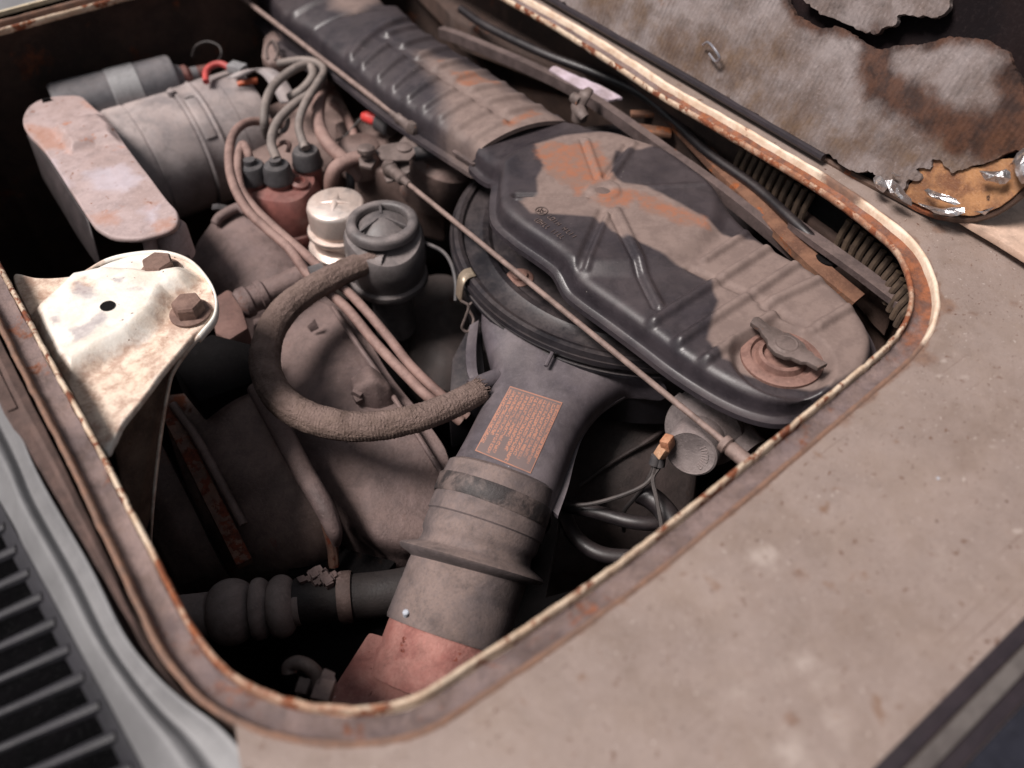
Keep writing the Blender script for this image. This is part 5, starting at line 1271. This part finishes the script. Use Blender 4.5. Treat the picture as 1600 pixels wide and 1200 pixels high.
# stamped marking strokes on its face
fc = kA+kx*kl*.99; r_ = random.Random(12); m = M()
er = C_R-kx*C_R.dot(kx); er.normalize(); eu = kx.cross(er).normalized()
if eu.z < 0: eu = -eu
for k in range(9):
    a = -.9+k*.2; p = fc+er*math.cos(a)*rk*.52+eu*math.sin(a)*rk*.6; dr = (er*math.cos(a)+eu*math.sin(a)); dt = (eu*math.cos(a)-er*math.sin(a))
    m.join(tube([p-dr*.0022, p+dr*.0022], .0004, 5, smooth=False))
    if r_.random() < .6: m.join(tube([p+dr*.0022, p+dr*.0022+dt*.0018], .0004, 5, smooth=False))
m.build('embossed_marking', m_can, vc)
prism([W(1050, 622, -.088), W(1062, 612, -.088), W(1078, 622, -.088), W(1070, 632, -.09)], .006).build('lug', m_can, vc, bevel=.001)
tube([W(1120, 640, -.10), W(1150, 668, -.102), W(1180, 700, -.105)], .010, 16, flat=.6).build('outlet', m_can, vc)
rows = [[W(1086, 622, -.092), W(1105, 618, -.088), W(1130, 636, -.088)], [W(1100, 640, -.094), W(1122, 640, -.09), W(1142, 652, -.092)]]
patch(rows, 5, skirt=.006).build('strap', m_can, vc)
def wire(label, pts, r=.0016, mt=None, name='thin_wire'): return lead(name, label, pts, r, mt or m_dkwire, 'wire', None, 8)
wire('dark wire sweeping left from the canister terminal', [(1024, 726, -.118), (1018, 746, -.125), (1000, 762, -.13), (960, 778, -.14), (920, 788, -.15), (880, 790, -.16)])
wire('dark wire hanging down behind from the canister terminal', [(1022, 728, -.12), (1012, 750, -.13), (990, 780, -.15), (975, 800, -.165), (975, 830, -.19)])
wire('dark wire dropping straight from the canister terminal to the lip', [(1030, 730, -.12), (1020, 748, -.125), (1026, 780, -.13), (1032, 812, -.135), (1036, 840, -.14)])
lead('rubber_hose', 'black hose running along under the canister wires', [(880, 790, -.17), (930, 800, -.165), (980, 814, -.16), (1020, 818, -.16), (1060, 812, -.165)], .0052, m_tube, 'hose')
lead('rubber_hose', 'dark hose curving down below the canister into shadow', [(880, 800, -.19), (900, 840, -.19), (940, 866, -.19), (1000, 872, -.19)], .006, m_tube, 'hose')
lead('rubber_hose', 'short dark hose end under the canister by the lip', [(1000, 770, -.15), (1020, 780, -.15), (1040, 800, -.15), (1060, 830, -.15)], .008, m_tube, 'hose')
lead('rubber_hose', 'thin dark tube arching behind the breather to the air cleaner clip', [(660, 378, -.10), (690, 392, -.095), (705, 412, -.095), (712, 440, -.10), (712, 470, -.11)], .0018, m_boot, 'hose')

# ---------------------------------------------------------------- right wall of the bay: rails, fins, latch
def rail(label, pts, w, h, mt, name='body_rail'):
    P = cr([W(*p) for p in pts], 6); m = M(); k = 4; L = []
    for i, p in enumerate(P):
        d = (P[min(i+1, len(P)-1)]-P[max(i-1, 0)]).normalized(); s_ = d.cross(ZUP).normalized(); u = s_.cross(d)
        L.append([p-s_*w/2+u*h/2, p+s_*w/2+u*h/2, p+s_*w/2-u*h/2, p-s_*w/2-u*h/2])
    m = loft(L, True, True, True); o = m.build(name, mt, sharp=30); return tag(o, label, 'rail')
rail('narrow dark metal rail running beside the ribbed air duct', [(690, 50, -.05), (725, 62, -.046), (819, 102, -.044), (897, 140, -.042), (959, 180, -.042), (1037, 236, -.042), (1100, 280, -.044), (1180, 342, -.05), (1260, 410, -.06)], .008, .010, m_strip)
rail('brown rusty rail below the corrugated fins', [(985, 132, -.055), (1025, 158, -.05), (1065, 200, -.048), (1130, 268, -.048), (1180, 318, -.048), (1230, 372, -.05), (1280, 420, -.052), (1340, 470, -.06)], .014, .006, m_rustrail)
rail('dark sheet metal strip climbing to the rounded gutter corner', [(1240, 350, -.045), (1275, 376, -.042), (1340, 422, -.042), (1385, 456, -.042), (1430, 490, -.042)], .011, .005, m_strip)
o = tube([W(720, 14, -.035), W(762, 42, -.034), (W(850, 84, -.034)), W(930, 114, -.036), W(1000, 146, -.040), W(1060, 196, -.042), W(1108, 240, -.042), W(1180, 292, -.042), W(1242, 348, -.042), W(1272, 376, -.044)], .0042, 14).build('bowden_tube', m_tube)
tag(o, 'black glossy tube running along the body wall under the lip', 'tube')
o = thing('lower_body_ledge', 'brown rusty ledge of the body wall under the cream lip', 'ledge', W(1000, 170, -.07))
rows = [[W(640, -40, -.055), W(700, 20, -.055), W(720, 50, -.065)], [W(820, 30, -.05), W(840, 70, -.05), W(850, 100, -.06)], [W(960, 110, -.045), W(980, 140, -.05), W(990, 165, -.06)], [W(1100, 200, -.045), W(1110, 240, -.05), W(1120, 270, -.06)], [W(1260, 300, -.045), W(1275, 350, -.05), W(1290, 390, -.065)], [W(1400, 420, -.05), W(1400, 460, -.055), W(1390, 490, -.07)]]
patch(rows, 6, skirt=.02, rough=.001).build('ledge_sheet', m_wall, o, sharp=60)
lathe(W(1292, 408, -.052), ZUP, [(.009, 0), (.009, .004)], 24).build('drain_hole', m_black, o)
bar(W(985, 178, -.05), W(1030, 178, -.05), .008, .004).build('cross_brace', m_rustrail, o, bevel=.001)
bar(W(990, 200, -.052), W(1050, 208, -.052), .012, .004).build('cross_brace', m_rustrail, o, bevel=.001)
# corrugated fins
fins = thing('corrugated_strip', 'brown corrugated metal fin strip under the rusty gutter corner', 'fin strip', W(1300, 340, -.05))
fp_ = resample(cr([W(1140, 218, -.028), W(1205, 262, -.028), W(1270, 306, -.028), W(1335, 352, -.028), W(1390, 406, -.028), W(1425, 470, -.028)], 8), 30)
f0 = None
for i, p in enumerate(fp_):
    if 12 < i < 17 or i < 2: continue
    d = (fp_[min(i+1, 29)]-fp_[max(i-1, 0)]).normalized(); nn = Vector((d.y, -d.x, 0))
    if f0 is None:
        mm = tube([V(-.004, 0, 0), V(-.003, 0, -.004), V(0, 0, -.012), V(.001, 0, -.022)], .0026, 8, 4)
        f0 = mm.build('fin', m_corr, fins); off_ = Vector(f0.location)+wloc(fins); fo = f0
    else: fo = f0.copy(); COL.objects.link(fo); fo.parent = fins
    fo.location = p-wloc(fins)+off_; fo.rotation_euler = (0, 0, math.atan2(nn.y, nn.x))
m = loft([[p+V(.006, 0, .004), p+V(.006, 0, -.03)] for p in fp_], close=False); m.build('backing', m_black, fins)
# latch wing near the duct end
lt = thing('wing_latch', 'small grey wing shaped latch standing beside the ribbed duct end', 'latch', W(908, 165, -.05))
tube([W(922, 140, -.022), W(914, 148, -.024), W(908, 158, -.03), W(902, 166, -.034), W(908, 176, -.034), W(914, 184, -.036)], [.004, .006, .0065, .006, .005, .004], 14, flat=.6).build('wing', m_steel, lt)
tube([W(896, 152, -.03), W(908, 160, -.03)], [.005, .0055], 12, smooth=False).build('wing', m_steel, lt)
lathe(W(906, 168, -.04), ZUP, [(.007, -.012), (.007, 0), (.004, .004)], 16).build('base', m_steel, lt)
# thin pale lilac piece with a ragged outline
pp_ = ragged([W(858, 108, -.036), W(866, 102, -.034), W(900, 118, -.034), W(936, 132, -.034), W(966, 148, -.036), W(974, 153, -.038), W(950, 156, -.038), W(910, 142, -.037)], 40, .0012, 200)
o = prism(pp_, .002).build('lilac_sliver', m_lilac, smooth=False); tag(o, 'thin ragged pale lilac sliver beside the wing latch', 'sliver')
# dried paint flakes and grit
for (x, y, z, r, lb) in ((634, 956, -.107, .0028, 'pale blue paint drop on the lower rubber sleeve'), ((1466), 747, .001, .0013, 'white crumb lying on the dusty beige floor')):
    o = lathe(W(x, y, z), ZUP, [(r*.7, -.004), (r*.7, -.0004), (r*.5, .0002), (.0002, r*.12)], 12).build('paint_drop', m_ivory); tag(o, lb, 'debris')

# dim tinware deep behind the sleeve and under the canister
tin = thing('lower_cooling_tin', 'dark curved cooling tin deep behind the rubber sleeve and canister', 'engine housing', W(980, 740, -.3))
rows = [[W(900, 640, -.18), W(980, 610, -.17), W(1080, 620, -.18)], [W(890, 720, -.20), W(980, 690, -.18), W(1090, 700, -.20)], [W(880, 800, -.23), W(970, 780, -.21), W(1080, 790, -.23)], [W(860, 900, -.27), W(940, 880, -.26), W(1050, 880, -.28)]]
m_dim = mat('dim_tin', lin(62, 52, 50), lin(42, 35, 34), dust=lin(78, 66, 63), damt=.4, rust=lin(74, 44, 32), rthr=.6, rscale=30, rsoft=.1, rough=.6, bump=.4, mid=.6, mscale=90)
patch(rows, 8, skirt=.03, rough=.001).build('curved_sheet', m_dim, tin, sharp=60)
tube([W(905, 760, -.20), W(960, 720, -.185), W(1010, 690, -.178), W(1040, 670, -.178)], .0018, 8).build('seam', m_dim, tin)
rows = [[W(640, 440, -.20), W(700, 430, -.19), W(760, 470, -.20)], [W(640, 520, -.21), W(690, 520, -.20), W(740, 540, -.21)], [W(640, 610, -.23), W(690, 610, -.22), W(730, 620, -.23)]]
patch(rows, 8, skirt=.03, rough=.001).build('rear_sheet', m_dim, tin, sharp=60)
# repeats of one kind share a group
for pre, grp in (('ignition_lead', 'ignition leads of the distributor'), ('rubber_hose', 'rubber hoses in the engine bay'), ('throttle_rod', 'throttle linkage rods'), ('looped_wire', 'looped wires behind the generator'),
                 ('thin_wire', 'thin wires of the canister terminal'), ('body_rail', 'rails along the body wall'), ('choke_cable', 'short cables by the distributor'), ('paint_drop', 'specks of paint')):
    for o in scene.objects:
        if o.parent is None and o.name.split('.')[0] == pre: o['group'] = grp
